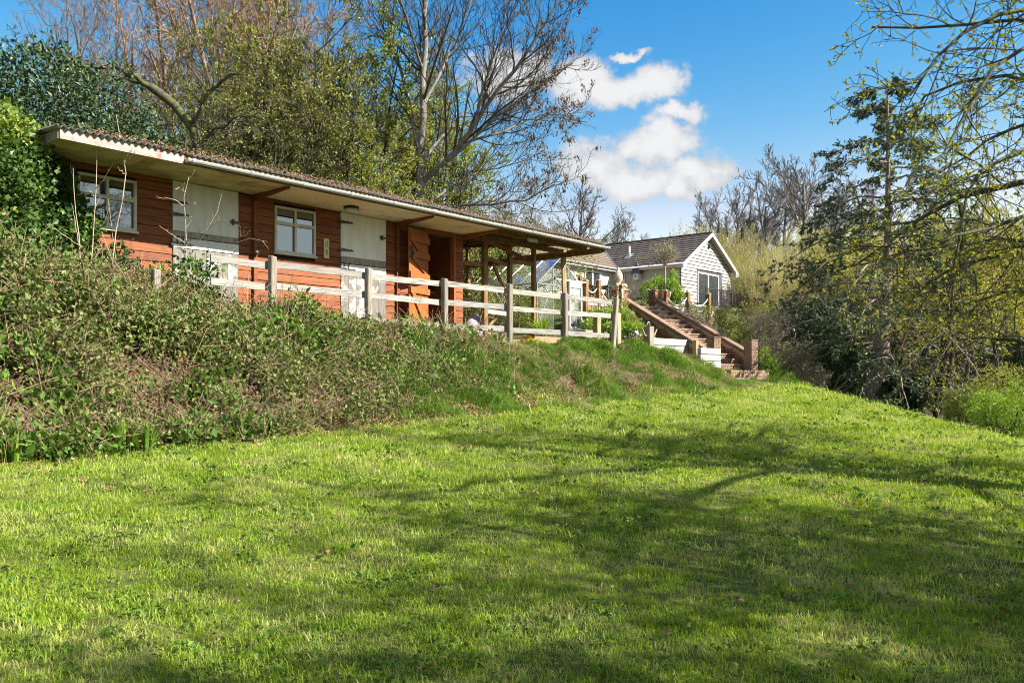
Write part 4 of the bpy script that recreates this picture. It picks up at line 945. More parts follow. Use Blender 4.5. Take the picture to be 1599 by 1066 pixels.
# ------------------------------------------------------------------ the bungalow
HA = math.radians(50); HX, HYY, HZ = 10.46, 53.0, 4.42
hu = (math.cos(HA), math.sin(HA)); hn = (-math.sin(HA), math.cos(HA))
def hx(px, plane_y=0.0):
    a = (px - CX) / F; x0, y0 = HX + hn[0] * plane_y, HYY + hn[1] * plane_y; return (a * y0 - x0) / (hu[0] - a * hu[1])
def hy(px, plane_x=0.0):
    a = (px - CX) / F; x0, y0 = HX + hu[0] * plane_x, HYY + hu[1] * plane_x; return (a * y0 - x0) / (hn[0] - a * hn[1])
def hz(py, lx, ly): return (HY - py) / F * (HYY + hu[1] * lx + hn[1] * ly) - HZ
def house():
    R = thing('bungalow', 'cream bungalow with dark tiled roof and a white board-clad gable above the steps', 'house', (HX, HYY, HZ), HA)
    W, D, E, RI = 7.0, 4.75, 2.66, 2.1; mid = W / 2
    HB = M['render_wall']
    def wall(name, poly, axis, c0, c1, mat): m = MB(); m.prism(poly, axis, c0, c1); return m.build(name, mat, R)
    wall('wall', [(.0, -1.6), (D + .0, -1.6), (D, E), (.0, E)], 'x', .0, .2, HB)
    wall('wall', [(-11, -.6), (-.002, -.6), (-.002, E), (-11, E)], 'y', D, D + .2, M['render_grey'])
    wall('gable_wall', [(.2, -1.6), (W, -1.6), (W, E), (mid, E + RI - .05), (.2, E + .12)], 'y', .02, .2, M['dark_wood'])  # backing kept dark: seen in the gaps, it stands in for overlap shadow
    wall('wall', [(.2, -1.6), (12, -1.6), (12, E), (.2, E)], 'x', W - .2, W - .002, HB)
    wall('wall', [(-11, -.6), (W - .2, -.6), (W - .2, E), (-11, E)], 'y', 12, 12.2, HB)
    # waney edge boards with ragged lower edges, cut round the french window
    dx0, dx1, dz1 = hx(1087), hx(1125), hz(421, 2, 0); h = .215
    for k in range(-6, 24):
        z0 = k * h; z1 = z0 + h - .008
        if z0 > E + RI - .35: break
        def lim(z): s = max(0, (z - E) / RI); return mid * s + .0, W - mid * s
        a0, a1 = lim(z1); ivs = [(a0, a1)]
        if z1 > .0 and z0 < dz1: ivs = [(a0, dx0 - .02), (dx1 + .02, a1)]
        for (a, b) in ivs:
            if b - a < .12: continue
            n = max(3, int((b - a) / .35)); lo = [(a + (b - a) * i / n, z0 + abs(jit(.045)) - .012) for i in range(n + 1)]
            m = MB(); yv = -.085
            v = [(p, yv - .012, q) for p, q in lo] + [(p, yv + .03, z1) for p, q in lo] + [(p, .02, q) for p, q in lo] + [(p, .02, z1) for p, q in lo]
            e = n + 1; f = []
            for i in range(n): f += [(i, i+1, e+i+1, e+i), (2*e+i, 2*e+i+1, i+1, i)]
            f += [(0, e, 3*e, 2*e), (n, 2*e+n, 3*e+n, e+n)]
            m.raw(v, f); m.build('board', M['clad'], R)
    m = MB(); m.box(-.03, .03, -.07, .0, -1.5, E + .1); m.build('corner_trim', M['slate'], R)
    def frame(a, b, z0, z1, y, leaves, plane='y', nm='french_window', mat='white_plastic'):
        m = MB()
        def bx(p, q, y0, y1, c, d): m.box(p, q, y0, y1, c, d) if plane == 'y' else m.box(y0, y1, p, q, c, d)
        bx(a, b, y - .08, y + .02, z1 - .09, z1); bx(a, b, y - .08, y + .02, z0, z0 + .09)
        w = (b - a) / leaves
        for k in range(leaves + 1): c = a + w * k; bx(max(a, c - .07), min(b, c + .07), y - .076, y + .018, z0 + .09, z1 - .09)
        f = m.build(nm, M[mat], R)
        for k in range(leaves):
            m = MB(); p, q = a + w * k + .07, a + w * (k + 1) - .07; bx(p, q, y - .03, y - .02, z0 + .09, z1 - .09); m.build('pane', M['house_glass'], f)
            if leaves == 2 and nm == 'window': continue
        return f
    f = frame(dx0 + .06, dx1 - .45, .02, dz1 - .12, -.02, 2)
    m = MB(); m.box(dx0 - .02, dx0 + .055, -.1, 0, 0, dz1); m.box(dx1 - .44, dx1 + .02, -.1, .0, 0, dz1 - .002); m.box(dx0 + .055, dx1 - .44, -.1, 0, dz1 - .115, dz1 - .001); m.build('reveal', M['slate'], R)
    # left wing french doors and small window, window on the cream wall
    a, b = hx(912, D), hx(936, D); f = frame(a, b, .1, hz(421, a, D), D - .0, 2)
    a, b = hx(936, D), hx(941, D); m = MB(); m.box(a, b, D - .03, D - .002, .1, 2.2); m.build('side_panel', M['white_plastic'], R)
    a, b = hy(977, 0), hy(970, 0); f = frame(a, b, .3, hz(425, 0, a), -.0, 1, 'x', 'window')
    a, b = hy(1000, 0), hy(994, 0)
    m = MB(); m.box(-.04, -.001, a - .2, b + .2, .15, .55); m.build('meter_box', M['dark_wood'], R)
    # roof: stepped tile courses on each slope
    def slope_courses(P0, P1, up, n, mat, name='tile_course', clip=None, th=.05):
        """P0-P1 eave edge, up = vector from eave to ridge"""
        P0, P1, up = Vector(P0), Vector(P1), Vector(up); nrm = (P1 - P0).cross(up).normalized()
        if nrm.z < 0: nrm = -nrm
        for k in range(n):
            s0, s1 = k / n, (k + 1.12) / n
            if s1 > 1: s1 = 1
            A, B, C, E_ = (P0 + up * s0, P1 + up * s0, P1 + up * s1, P0 + up * s1)
            if clip: A, B, C, E_ = clip(s0, s1)
            L = (B - A).length; q = max(2, int(L / .34)); m = MB()
            lo = []; hi = []
            for i in range(q + 1):
                u = i / q; lf = nrm * (th + .012 * (i % 2)); lo.append(A.lerp(B, u) + lf); hi.append(E_.lerp(C, u) + nrm * .012)
            bt = [A + (B - A) * (i / q) - nrm * .005 for i in range(q + 1)]
            e = q + 1; f = []
            for i in range(q): f += [(i, i+1, e+i+1, e+i), (2*e+i, 2*e+i+1, i+1, i)]
            f += [(0, e, 2*e), (q, 2*e+q, e+q)]
            m.raw(lo + hi + bt, f); m.build(name, M[mat], R)
    ov = .38; zo = -ov * RI / mid
    up = Vector((mid + ov, 0, RI - zo))
    # right wing, left slope: valley at D (local), verge at -.4
    def clipL(s0, s1):
        def P(s, verge): 
            x = -ov + (mid + ov) * s; z = E + zo + (RI - zo) * s + .03
            return Vector((x, -.42, z)) if verge else Vector((x, D - ov + (mid + ov) * s + .0, z))
        return P(s0, 1), P(s0, 0), P(s1, 0), P(s1, 1)
    slope_courses((0, 0, 0), (0, 1, 0), up, 13, 'roof_tile', clip=clipL)
    slope_courses((W + ov, 12.2, E + zo + .03), (W + ov, -.42, E + zo + .03), Vector((-mid - ov, 0, RI - zo)), 13, 'roof_tile')
    def clipB(s0, s1):
        def P(s, far):
            y = D - ov + (mid + ov) * s; z = E + zo + (RI - zo) * s + .03; x = -ov + (mid + ov) * s
            return Vector((-11.4, y, z)) if far else Vector((x, y, z))
        return P(s0, 1), P(s0, 0), P(s1, 0), P(s1, 1)
    slope_courses((0, 0, 0), (1, 0, 0), up, 13, 'roof_brown', clip=clipB)
    slope_courses((-11.4, D + 2 * mid + ov, E + zo + .03), (0, D + 2 * mid + ov, E + zo + .03), Vector((0, -mid - ov, RI - zo)), 8, 'roof_brown')
    m = MB(); m.bar((mid, -.43, E + RI + .06), (mid, 12.2, E + RI + .06), .2, .1); m.build('ridge_tiles', M['roof_tile'], R)
    m = MB(); m.bar((-11.4, D + mid, E + RI + .06), (mid - .1, D + mid, E + RI + .06), .2, .1); m.build('ridge_tiles', M['roof_brown'], R)
    m = MB(); m.bar((-ov, D - ov, E + zo + .07), (mid, D + mid, E + RI + .07), .22, .05); m.build('valley', M['slate'], R)
    # white bargeboards, soffit, gutters
    for x0, x1 in ((-ov, mid), (W + ov, mid)):
        m = MB(); m.bar((x0, -.44, E + zo - .06), (x1, -.44, E + RI - .06), .04, .2, (0, 1, 0) if False else (0, 0, 1)); m.build('bargeboard', M['white_plastic'], R)
        m = MB(); m.bar((x0, -.23, E + zo - .1), (x1, -.23, E + RI - .1), .38, .03); m.build('verge_soffit', M['white_plastic'] if x0 < 0 else M['old_wood'], R)
        m = MB(); s = -1 if x0 < 0 else 1; m.prism([(x0 - .02, E + zo - .2), (x0 - s * .42, E + zo - .2), (x0 - s * .42, E + zo + .2), (x0 - .02, E + zo + .0)] if s > 0 else [(x0 - .02, E + zo - .2), (x0 + .42, E + zo - .2), (x0 + .42, E + zo + .2), (x0 - .02, E + zo)], 'y', -.45, -.02); m.build('box_end', M['white_plastic'], R)
    m = MB(); m.box(-ov - .03, -ov, -.42, D - ov, E + zo - .16, E + zo + .02); m.box(-ov, .0, -.02, D, E + zo - .16, E + zo - .13); m.build('fascia', M['white_plastic'], R)
    m = MB(); m.tube([(-ov - .09, -.42, E + zo + .0), (-ov - .09, D - ov - .09, E + zo), (-11.3, D - ov - .09, E + zo)], .06, 8); m.build('gutter', M['white_plastic'], R, True)
    m = MB(); m.box(-11.4, -ov - .03, D - ov - .03, D - ov, E + zo - .16, E + zo + .02); m.box(-11.4, -ov, D - ov, D, E + zo - .16, E + zo - .13); m.build('fascia', M['white_plastic'], R)
    # vent pipe, small wall lamp in the gable
    yv = hy(984, 1.4); m = MB(); m.tube([(1.3, yv, E + .7), (1.3, yv, E + 1.5)], .07, 8); m.build('vent_pipe', M['white_plastic'], R, True); m = MB(); m.hexa([(1.0,yv-.2,E+.66),(1.6,yv-.2,E+1.0),(1.6,yv+.2,E+1.0),(1.0,yv+.2,E+.66),(1.0,yv-.2,E+.72),(1.6,yv-.2,E+1.06),(1.6,yv+.2,E+1.06),(1.0,yv+.2,E+.72)]); m.build('flashing', M['steel'], R)
    x = hx(1105); m = MB(); m.box(x - .09, x + .09, -.2, -.06, hz(388, x, 0) , hz(382, x, 0)); m.build('wall_lamp', M['iron'], R)
    # balcony with metal railing
    bx0, bx1, by = hx(1118), W + .55, -1.15; bz = .0
    m = MB(); m.box(bx0, bx1, by, .0, bz - .32, bz); m.build('balcony_deck', M['white_frame'], R, bevel=.02)
    m = MB()
    for p, q in (((dx0 - .9, by, 1.0), (bx1 - .05, by, 1.0)), ((bx1 - .05, by, 1.0), (bx1 - .05, -.05, 1.0)), ((bx0, by, .12), (bx1 - .05, by, .12))): m.bar(p, q, .06, .06)
    for x in (dx0 - .9, (dx0 + bx1) / 2, bx1 - .05): m.bar((x, by, 0), (x, by, 1.1), .05, .05)
    rl = m.build('railing', M['iron'], R)
    for k in range(30):
        x = dx0 - .9 + (bx1 - dx0 + .85) * (k + .5) / 30; m = MB(); m.bar((x, by, .03), (x, by, .98), .04, .04); m.build('baluster', M['iron'], rl)
    for k in range(6): y = by + (-by) * (k + .5) / 6; m = MB(); m.bar((bx1 - .05, y, .03), (bx1 - .05, y, .98), .04, .04); m.build('baluster', M['iron'], rl)
house()
def hw(lx, ly, lz): return (HX + hu[0] * lx + hn[0] * ly, HYY + hu[1] * lx + hn[1] * ly, HZ + lz)
yb = hy(997.5, -.02); R = thing('birdhouse', 'white birdhouse with a steep dark slate roof hung on the cream wall', 'birdhouse', hw(-.02, yb, hz(438, 0, yb)), HA)
m = MB(); m.box(-.4, -.0, -.2, .2, 0, .45); m.build('box', M['white_plastic'], R); m = MB(); m.hexa([(-.5,-.36,.42),(.0,-.36,.42),(.0,.36,.42),(-.5,.36,.42),(-.25,-.02,1.15),(-.2,-.02,1.15),(-.2,.02,1.15),(-.25,.02,1.15)]); m.build('roof', M['slate'], R)
m = MB(); m.lathe([(.06, 0), (.06, .01)], 10); o = m.build('hole', M['iron'], R); o.location = (-.402, 0, .25); o.rotation_euler = (0, math.radians(-90), 0)
# garden furniture on the terrace
def gz(x, y): return float(ground(x, y))
x, y, z = ray(920, 455, 32.0); zb = gz(x, y); R = thing('wicker_chair', 'high backed brown wicker chair on the terrace behind the greenhouse door', 'chair', (x, y, zb), ANG + .4)
m = MB(); m.box(-.3, .3, -.28, .3, .36, .45); m.build('seat', M['wicker'], R, bevel=.03)
m = MB(); v = []
for k in range(9):
    a = math.pi * k / 8; v += [(.34 * math.cos(a), .24 + .08 * math.sin(a), .4), (.32 * math.cos(a), .32 + .1 * math.sin(a), 1.15 - .12 * abs(math.cos(a)))]
m.raw(v + [(p[0] * .93, p[1] - .04, p[2]) for p in v], [f for k in range(8) for f in ((2*k, 2*k+2, 2*k+3, 2*k+1), (18+2*k, 18+2*k+1, 18+2*k+3, 18+2*k+2), (2*k+1, 2*k+3, 18+2*k+3, 18+2*k+1))]); m.build('backrest', M['wicker'], R)
for sx in (-1, 1):
    m = MB(); m.bar((sx * .32, -.28, .62), (sx * .32, .3, .66), .07, .05); m.build('armrest', M['wicker'], R)
    for sy in (-.25, .26): m = MB(); m.bar((sx * .27, sy, 0), (sx * .27, sy, .36), .05, .05); m.build('leg', M['wicker'], R)
x, y, z = ray(951, 455, 31.0); zb = gz(x, y); R = thing('garden_table', 'low dark garden table on the terrace behind the rope', 'table', (x, y, zb), ANG)
m = MB(); m.box(-.6, .6, -.4, .4, .62, .67); m.build('table_top', M['slate'], R)
for sx in (-1, 1):
    for sy in (-1, 1): m = MB(); m.bar((sx * .53, sy * .33, 0), (sx * .53, sy * .33, .62), .05, .05); m.build('leg', M['slate'], R)
x, y, z = ray(943, 455, 33.5); zb = gz(x, y); R = thing('garden_chair', 'small dark slatted garden chair beside the low terrace table', 'chair', (x, y, zb), ANG + .2)
m = MB(); m.box(-.25, .25, -.25, .25, .42, .46); m.build('seat', M['dark_red'], R)
for k in range(5): m = MB(); xx = -.2 + k * .1; m.bar((xx, .24, .46), (xx, .3, .95), .06, .02); m.build('slat', M['dark_red'], R)
for sx in (-1, 1):
    for sy in (-.22, .22): m = MB(); m.bar((sx * .22, sy, 0), (sx * .22, sy, .42), .04, .04); m.build('leg', M['dark_red'], R)
# faint white paddock rails down in the valley
P0 = np.array([11.5, 33.0]); P1 = np.array([24.0, 31.0])
R = thing('paddock_fence', 'distant pale paddock fence glimpsed between the thin trunks down the slope', 'fence', (P0[0], P0[1], 0), 0)
n = 8
for k in range(n + 1):
    p = P0 + (P1 - P0) * k / n; z = gz(*p); m = MB(); q = p - P0; m.box(q[0]-.05, q[0]+.05, q[1]-.05, q[1]+.05, z - .2, z + 1.25); m.build('post', M['rail'], R)
    if k < n:
        p2 = P0 + (P1 - P0) * (k + 1) / n; z2 = gz(*p2); q2 = p2 - P0
        for h in (.45, .8, 1.15): m = MB(); m.bar((q[0], q[1] - .06, z + h), (q2[0], q2[1] - .06, z2 + h), .03, .1); m.build('rail', M['rail'], R)
# ================================================================== vegetation
def WP(pts, Y):
    """picture-traced limb at real distance Y (a number or one per point)"""
    Ys = [Y] * len(pts) if np.isscalar(Y) else Y
    return [ray(px, py, y) for (px, py), y in zip(pts, Ys)]
def base_on(px, Y): x = (px - CX) / F * Y; return (x, Y, gz(x, Y))

# ---- the big bare ash behind the stable
def ash():
    rng = np.random.default_rng(21); Y = 25.0
    b = base_on(655, Y); bz = b[2]
    L0 = [(WP([(654, 400), (655, 320), (657, 262)], Y), .17, .13)]
    L0[0][0].insert(0, np.array([b[0], Y, bz - .3]))
    L1 = [(WP([(657, 275), (656, 220), (660, 150), (664, 70), (668, -60), (672, -160)], [25, 25, 25.1, 25.3, 25.6, 26]), .115, .03),
          (WP([(657, 285), (690, 258), (722, 222), (748, 180), (790, 128), (838, 62), (870, 0)], [25, 24.8, 24.4, 24, 23.6, 23.2, 23]), .10, .022),
          (WP([(700, 250), (750, 205), (800, 165), (850, 125), (895, 100)], [24.6, 24.2, 24, 24, 24]), .05, .014),
          (WP([(722, 224), (770, 212), (820, 190), (865, 170), (893, 190)], [24.4, 24.6, 25, 25.4, 25.8]), .045, .012),
          (WP([(664, 330), (720, 322), (780, 318), (830, 308), (868, 285)], [25, 24.2, 23.6, 23, 22.8]), .05, .013),
          (WP([(656, 240), (640, 170), (620, 90), (600, 0), (590, -80)], [25, 25.3, 25.8, 26.5, 27]), .06, .018),
          (WP([(659, 170), (690, 110), (720, 50), (745, -30)], [25, 25.6, 26.2, 27]), .055, .016),
          (WP([(661, 110), (640, 50), (625, -20), (615, -90)], [25.2, 24.6, 24, 23.6]), .045, .014),
          (WP([(745, 182), (760, 120), (790, 50), (815, -20)], [24, 23.4, 22.9, 22.4]), .04, .013),
          (WP([(658, 255), (700, 200), (760, 150), (820, 95), (875, 60)], [25, 26, 27, 27.6, 28]), .05, .014),
          (WP([(650, 330), (690, 300), (740, 270), (800, 262), (850, 235)], [25, 25.6, 26.2, 26.8, 27]), .04, .012)]
    P0, R0 = limbs(L0); P1, R1 = limbs(L1, 9, .03, rng)
    P2, R2 = kids(rng, P1, R1, 19, .12, 1, .72, .2, .44, .45, 6, .12, .12, .55, .010, Lmax=3.2)
    P3, R3 = kids(rng, P2, R2, 9, .15, 1, .7, .2, .45, .4, 4, .14, .10, .6, .007)
    P4, R4 = kids(rng, P3, R3, 4, .25, 1, .7, .25, .5, .3, 3, .15, .10, .7, .0048)
    sel = rng.random(len(P4)) < np.where(P4[:, 0, 0] > .2, .075, .01)
    tips = P4[sel][:, -1]; tips = np.repeat(tips, 9, 0) + rng.normal(0, .05, (len(tips) * 9, 3))
    keys = leaf_quads(rng, tips, rng.normal(0, .25, tips.shape) + np.array([0, 0, -1]), .10 * rng.uniform(.6, 1.4, len(tips)), .05)
    a, t = along(rng, P4, 1, .5); buds = leaf_quads(rng, a, rng.normal(0, .6, a.shape) + np.array([0, 0, .4]), .03, .02)
    plant('ash_tree', 'tall bare forked ash tree hung with brown seed bunches behind the stable roof', 'tree', b, [(P0, R0), (P1, R1), (P2, R2), (P3, R3), (P4, R4)], M['bark_ash'], [keys], [M['leaf_keys']], rng=rng, twig=M['bark_dark'], trunk_levels=2, sides=(10, 8, 5, 3, 3))
ash()

# ---- multi-stemmed woodland trees behind the stable: prototypes, then copies
def thicket_tree(name, label, loc, seed, leafm_, bark, H=8.0, stems=7, spread=.35, n2=9, n3=7, n4=5, leaves=4, ls=.09, lw=.055, up=.08, wander=.14, rmin=.008, s1=.18, lj=.03, r0=.09, group='trees crowding the slope behind the stable', lmat2=None, n2start=.2):
    rng = np.random.default_rng(seed); loc = np.array(loc, float)
    L = []
    for k in range(stems):
        a = 2 * np.pi * (k + rng.random()) / stems; h = H * rng.uniform(.7, 1.0); sp = spread * H * rng.uniform(.3, 1.0)
        p0 = loc + np.array([math.cos(a) * .2, math.sin(a) * .2, -.3]); d = np.array([math.cos(a), math.sin(a), 0])
        L.append(([p0, p0 + d * sp * .25 + np.array([0, 0, h * .35]), p0 + d * sp * .6 + np.array([0, 0, h * .7]), p0 + d * sp + np.array([0, 0, h])], r0 * rng.uniform(.6, 1.0), .015))
    P1, R1 = limbs(L, 10, .05, rng)
    P2, R2 = kids(rng, P1, R1, n2, n2start, 1, .8, .25, .42, .5, 6, wander, up, .5, rmin * 1.5)
    P3, R3 = kids(rng, P2, R2, n3, .15, 1, .75, .25, .5, .45, 4, wander, up * .6, .6, rmin * 1.1)
    P4, R4 = kids(rng, P3, R3, n4, .2, 1, .75, .3, .55, .3, 3, wander, .03, .7, rmin)
    lf = None
    if leafm_ is not None:
        lf = [leaves_on(rng, P4, leaves, ls, lw, jit=lj)]; lm = [leafm_]
        if lmat2 is not None: lf.append(leaves_on(rng, P3, 3, ls, lw, jit=lj)); lm.append(lmat2)
    else: lm = None
    return plant(name, label, 'tree', tuple(loc), [(P1, R1), (P2, R2), (P3, R3), (P4, R4)], bark, lf, lm, group, rng, trunk_levels=2, sides=(7, 4, 3, 3))
pG1 = thicket_tree('hawthorn_tree', 'dense yellow-green budding tree directly left of the bare ash', base_on(560, 26), 31, M['leaf_bud'], M['bark_dark'], 8.6, 7, .2, n3=7, leaves=6, ls=.10, lw=.065, lj=.03, rmin=.011, r0=.11)
pG2 = thicket_tree('hawthorn_tree', 'olive budding tree with dark crossing stems above the second window', base_on(470, 25), 32, M['leaf_olive'], M['bark_dark'], 8.0, 8, .22, n3=7, leaves=5, ls=.10, lw=.06, lj=.03, rmin=.011, r0=.11)
pB = thicket_tree('hornbeam_tree', 'tall brown twiggy tree reaching the top edge above the second window', base_on(450, 34), 33, M['leaf_brown'], M['bark_brown'], 15.0, 4, .16, n2=12, n3=7, n4=4, leaves=2, ls=.07, lw=.03, r0=.2, up=.14, rmin=.011)
pC = thicket_tree('hazel_tree', 'tree hung with tan catkins over the left end of the roof', base_on(375, 30), 34, M['leaf_catkin'], M['bark_brown'], 13.0, 4, .2, n2=12, n3=8, n4=4, leaves=3, ls=.12, lw=.05, r0=.16, up=.1, rmin=.010)
pN = thicket_tree('thorn_tree', 'tangled bare thorn tree with lichened twigs above the left white door', base_on(345, 22), 35, M['leaf_olive'], M['bark_moss'], 6.0, 6, .42, n2=10, n3=8, n4=4, leaves=2, ls=.06, lw=.04, up=.02, wander=.24, rmin=.008)
def cp(p, px, Y, rot, s, label, z=None):
    b = base_on(px, Y); return copy_tree(p, (b[0], b[1], b[2] - .1 if z is None else z), rot, s, label)
for (p, px, Y, rot, s, lb) in [
    (pG1, 640, 29, 1.2, .95, 'yellow-green budding tree seen through the bare ash trunk'), (pG1, 705, 30, 2.6, .80, 'low yellow-green tree to the right of the ash fork'),
    (pG2, 520, 24, 4.0, .82, 'shorter olive tree rising over the roof between second window and ash'), (pG2, 410, 28, 2.2, 1.0, 'olive tree behind the tan catkins near the roof middle'),
    (pG1, 600, 23, 5.1, .62, 'small bright green tree close behind the roof left of the ash trunk'), (pG2, 330, 25, .7, .75, 'dark olive tree behind the mossy leaning limb'),
    (pG1, 450, 32, 3.6, 1.15, 'tall olive-green tree in the second row left of the ash'),
    (pB, 400, 38, 1.0, .95, 'tall reddish brown twiggy tree just left of the one above the second window'), (pB, 245, 40, 3.3, .95, 'tall bare tree rising over the mossy limb at upper left'),
   
    (pC, 300, 34, 2.0, 1.05, 'second catkin tree farther left, half hidden by the thorn tree'), (pC, 455, 40, 4.2, 1.05, 'catkin tree far up the slope behind the olive tree'),
    (pN, 290, 24, 2.0, 1.0, 'tangled bare thorn tree beside the holly'), (pN, 235, 26, 1.0, .9, 'thorn tree with pale twigs right of the holly'),
    (pN, 780, 34, 3.0, .8, 'bare tangle of thorn at the right foot of the ash'), (pN, 830, 62, .5, 1.1, 'bare brown thorn scrub left of the bungalow roof'), (pN, 890, 66, 5.0, 1.1, 'bare thorn scrub just behind the bungalow roof'),
    (pB, 180, 36, 2.7, .85, 'thin bare tree with pale trunk at upper left'), (pB, 110, 38, 4.4, .8, 'thin bare tree above the holly at far left')]:
    cp(p, px, Y, rot, s, lb)
# mossy leaning limb
def gnarled():
    rng = np.random.default_rng(41); b = base_on(318, 21)
    L = [([np.array([b[0], 21, b[2] - .3])] + WP([(318, 260), (305, 200), (270, 160), (235, 135)], 21), .17, .10),
         (WP([(240, 138), (205, 118), (170, 98), (140, 108), (110, 100)], [21, 20.8, 20.5, 20.2, 20]), .085, .02),
         (WP([(225, 128), (200, 125), (165, 118), (120, 112)], [21, 21.4, 21.8, 22]), .05, .02), (WP([(300, 200), (320, 150), (350, 120), (390, 115)], [21, 20.6, 20.2, 20]), .07, .02),
         (WP([(140, 108), (100, 90), (60, 85), (20, 60)], [20.2, 19.8, 19.5, 19.2]), .035, .012), (WP([(310, 225), (350, 190), (400, 180)], [21, 20.7, 20.4]), .05, .015)]
    P0, R0 = limbs(L[:1]); P1, R1 = limbs(L[1:], 9, .04, rng)
    P2, R2 = kids(rng, P1, R1, 12, .1, 1, .9, .3, .35, .4, 5, .24, .06, .5, .010); P3, R3 = kids(rng, P2, R2, 7, .15, 1, .8, .3, .5, .4, 4, .25, .05, .6, .007); P4, R4 = kids(rng, P3, R3, 3, .3, 1, .8, .3, .5, .3, 3, .2, .03, .7, .006)
    plant('leaning_oak', 'old dark mossy limb leaning left over the stable roof', 'tree', b, [(P0, R0), (P1, R1), (P2, R2), (P3, R3), (P4, R4)], M['bark_moss'], [leaves_on(rng, P3, 1, .06, .04)], [M['leaf_olive']], rng=rng, trunk_levels=2, sides=(10, 8, 5, 3, 3))
gnarled()

# ---- leafy masses: leaves spread through lumpy volumes
def blob_points(rng, n, lumps, shell=.55):
    """lumps (cx,cy,cz,rx,ry,rz)"""
    lumps = np.array(lumps, float); w = lumps[:, 3] * lumps[:, 4] + lumps[:, 4] * lumps[:, 5]; k = rng.choice(len(lumps), n, p=w / w.sum())
    d = norm(rng.normal(size=(n, 3))); r = shell + (1.06 - shell) * rng.random(n) ** .6
    r *= 1 + .18 * np.sin(d[:, 0] * 7 + k * 2.1) * np.sin(d[:, 2] * 6 + k)
    return lumps[k, :3] + d * r[:, None] * lumps[k, 3:], d
def bush(name, label, cat, loc, lumps, n, ls, lw, leafmat_, seed, bark=None, up=.2, group=None, droop=0, stems=9, spread=.7, shell=.55):
    rng = np.random.default_rng(seed); loc = np.array(loc, float); L = np.array(lumps, float); L[:, :3] += loc
    S = []
    for k in range(stems):
        c = L[k % len(L)]; e = c[:3] + rng.normal(0, .35, 3) * c[3:]; m_ = (loc + e) / 2 + rng.normal(0, .12, 3) * c[3:]
        S.append(([loc + np.array([rng.normal(0, .1), rng.normal(0, .1), -.2]), m_, e], .04 * max(c[3:].max(), .5), .012))
    P1, R1 = limbs(S, 7, .03, rng); P2, R2 = kids(rng, P1, R1, 6, .3, 1, .8, .25, .5, .3, 4, .15, .05, .5, .006)
    pos, d = blob_points(rng, n, L, shell); dd = d * .7 + rng.normal(0, spread, d.shape) + np.array([0, 0, up - droop])
    return plant(name, label, cat, tuple(loc), [(P1, R1), (P2, R2)], bark or M['bark_dark'], leaf_quads(rng, pos, dd, ls * rng.uniform(.6, 1.3, n), lw * rng.uniform(.7, 1.2, n)), leafmat_, group, rng, trunk_levels=1, sides=(6, 3))
b = base_on(95, 19); bush('holly_tree', 'large dark glossy holly behind the left end of the stable roof', 'tree', b, [(0,0,3.2,2.0,1.6,2.4),(-1.6,.4,3.6,1.7,1.5,2.0),(1.3,0,2.8,1.3,1.3,1.8),(-.4,0,4.6,1.4,1.2,1.3),(-2.6,.6,2.6,1.4,1.4,2.2)], 20000, .115, .075, M['leaf_holly'], 51)
b = base_on(250, 21.5); bush('holly_bush', 'smaller dark evergreen bush between the holly and the mossy limb', 'shrub', b, [(0,0,1.9,1.5,1.2,1.7),(1.4,.3,1.4,1.2,1.0,1.2),(-1.0,0,2.4,1.0,1.0,1.3)], 8000, .12, .06, M['leaf_laurel'], 52)
b = base_on(720, 27); bush('evergreen_bush', 'low dark green bush at the foot of the ash behind the roof', 'shrub', b, [(0,0,1.5,2.2,1.5,1.6),(2.4,.3,1.3,1.8,1.3,1.3),(-2.2,0,1.8,1.8,1.3,1.6)], 7000, .09, .05, M['leaf_olive'], 53)
b = base_on(500, 23.5); bush('evergreen_bush', 'broad olive undergrowth bush behind the middle of the roof', 'shrub', b, [(0,0,1.5,2.6,1.2,1.6),(3,.2,1.4,2.0,1.2,1.4),(-3,.2,1.6,2.2,1.2,1.6)], 8000, .09, .05, M['leaf_olive'], 54)

# ---- willow hillside behind the bungalow
def willow(name, label, loc, seed, H=6.5, n=90, rad=2.6):
    rng = np.random.default_rng(seed); loc = np.array(loc, float); L = []
    for k in range(n):
        a = rng.random() * 2 * np.pi; r = rad * math.sqrt(rng.random()); h = H * (1 - .35 * (r / rad) ** 2) * rng.uniform(.75, 1.05); d = np.array([math.cos(a), math.sin(a), 0])
        p = loc + d * r * .35 + np.array([0, 0, -.3]); L.append(([p, p + d * r * .35 + np.array([0, 0, h * .5]), p + d * r * .7 + np.array([0, 0, h])], .04, .012))
    P1, R1 = limbs(L, 6, .05, rng); P2, R2 = kids(rng, P1, R1, 12, .15, 1, .35, .15, .3, .3, 4, .08, .18, .5, .010); P3, R3 = kids(rng, P2, R2, 2, .2, .9, .3, .1, .6, .3, 3, .08, .15, .7, .009)
    lf = [leaves_on(rng, P2, 9, .17, .065, .45, .5, .07), leaves_on(rng, P3, 3, .17, .06, .45, .5, .05)]
    return plant(name, label, 'tree', tuple(loc), [(P1, R1), (P2, R2), (P3, R3)], M['bark_pale'], lf, [M['leaf_willow']] * 2, 'yellow-green willows on the hillside behind the bungalow', rng, trunk_levels=1, sides=(4, 3, 3))
pW = willow('willow_thicket', 'yellow-green willow directly behind the gable apex', base_on(1120, 70), 61)
pW2 = willow('willow_thicket', 'broad yellow-green willow to the right of the gable', base_on(1195, 66), 62, 5.6, 90, 3.2)
WL = 'yellow-green willow in the thicket covering the hillside behind the bungalow'
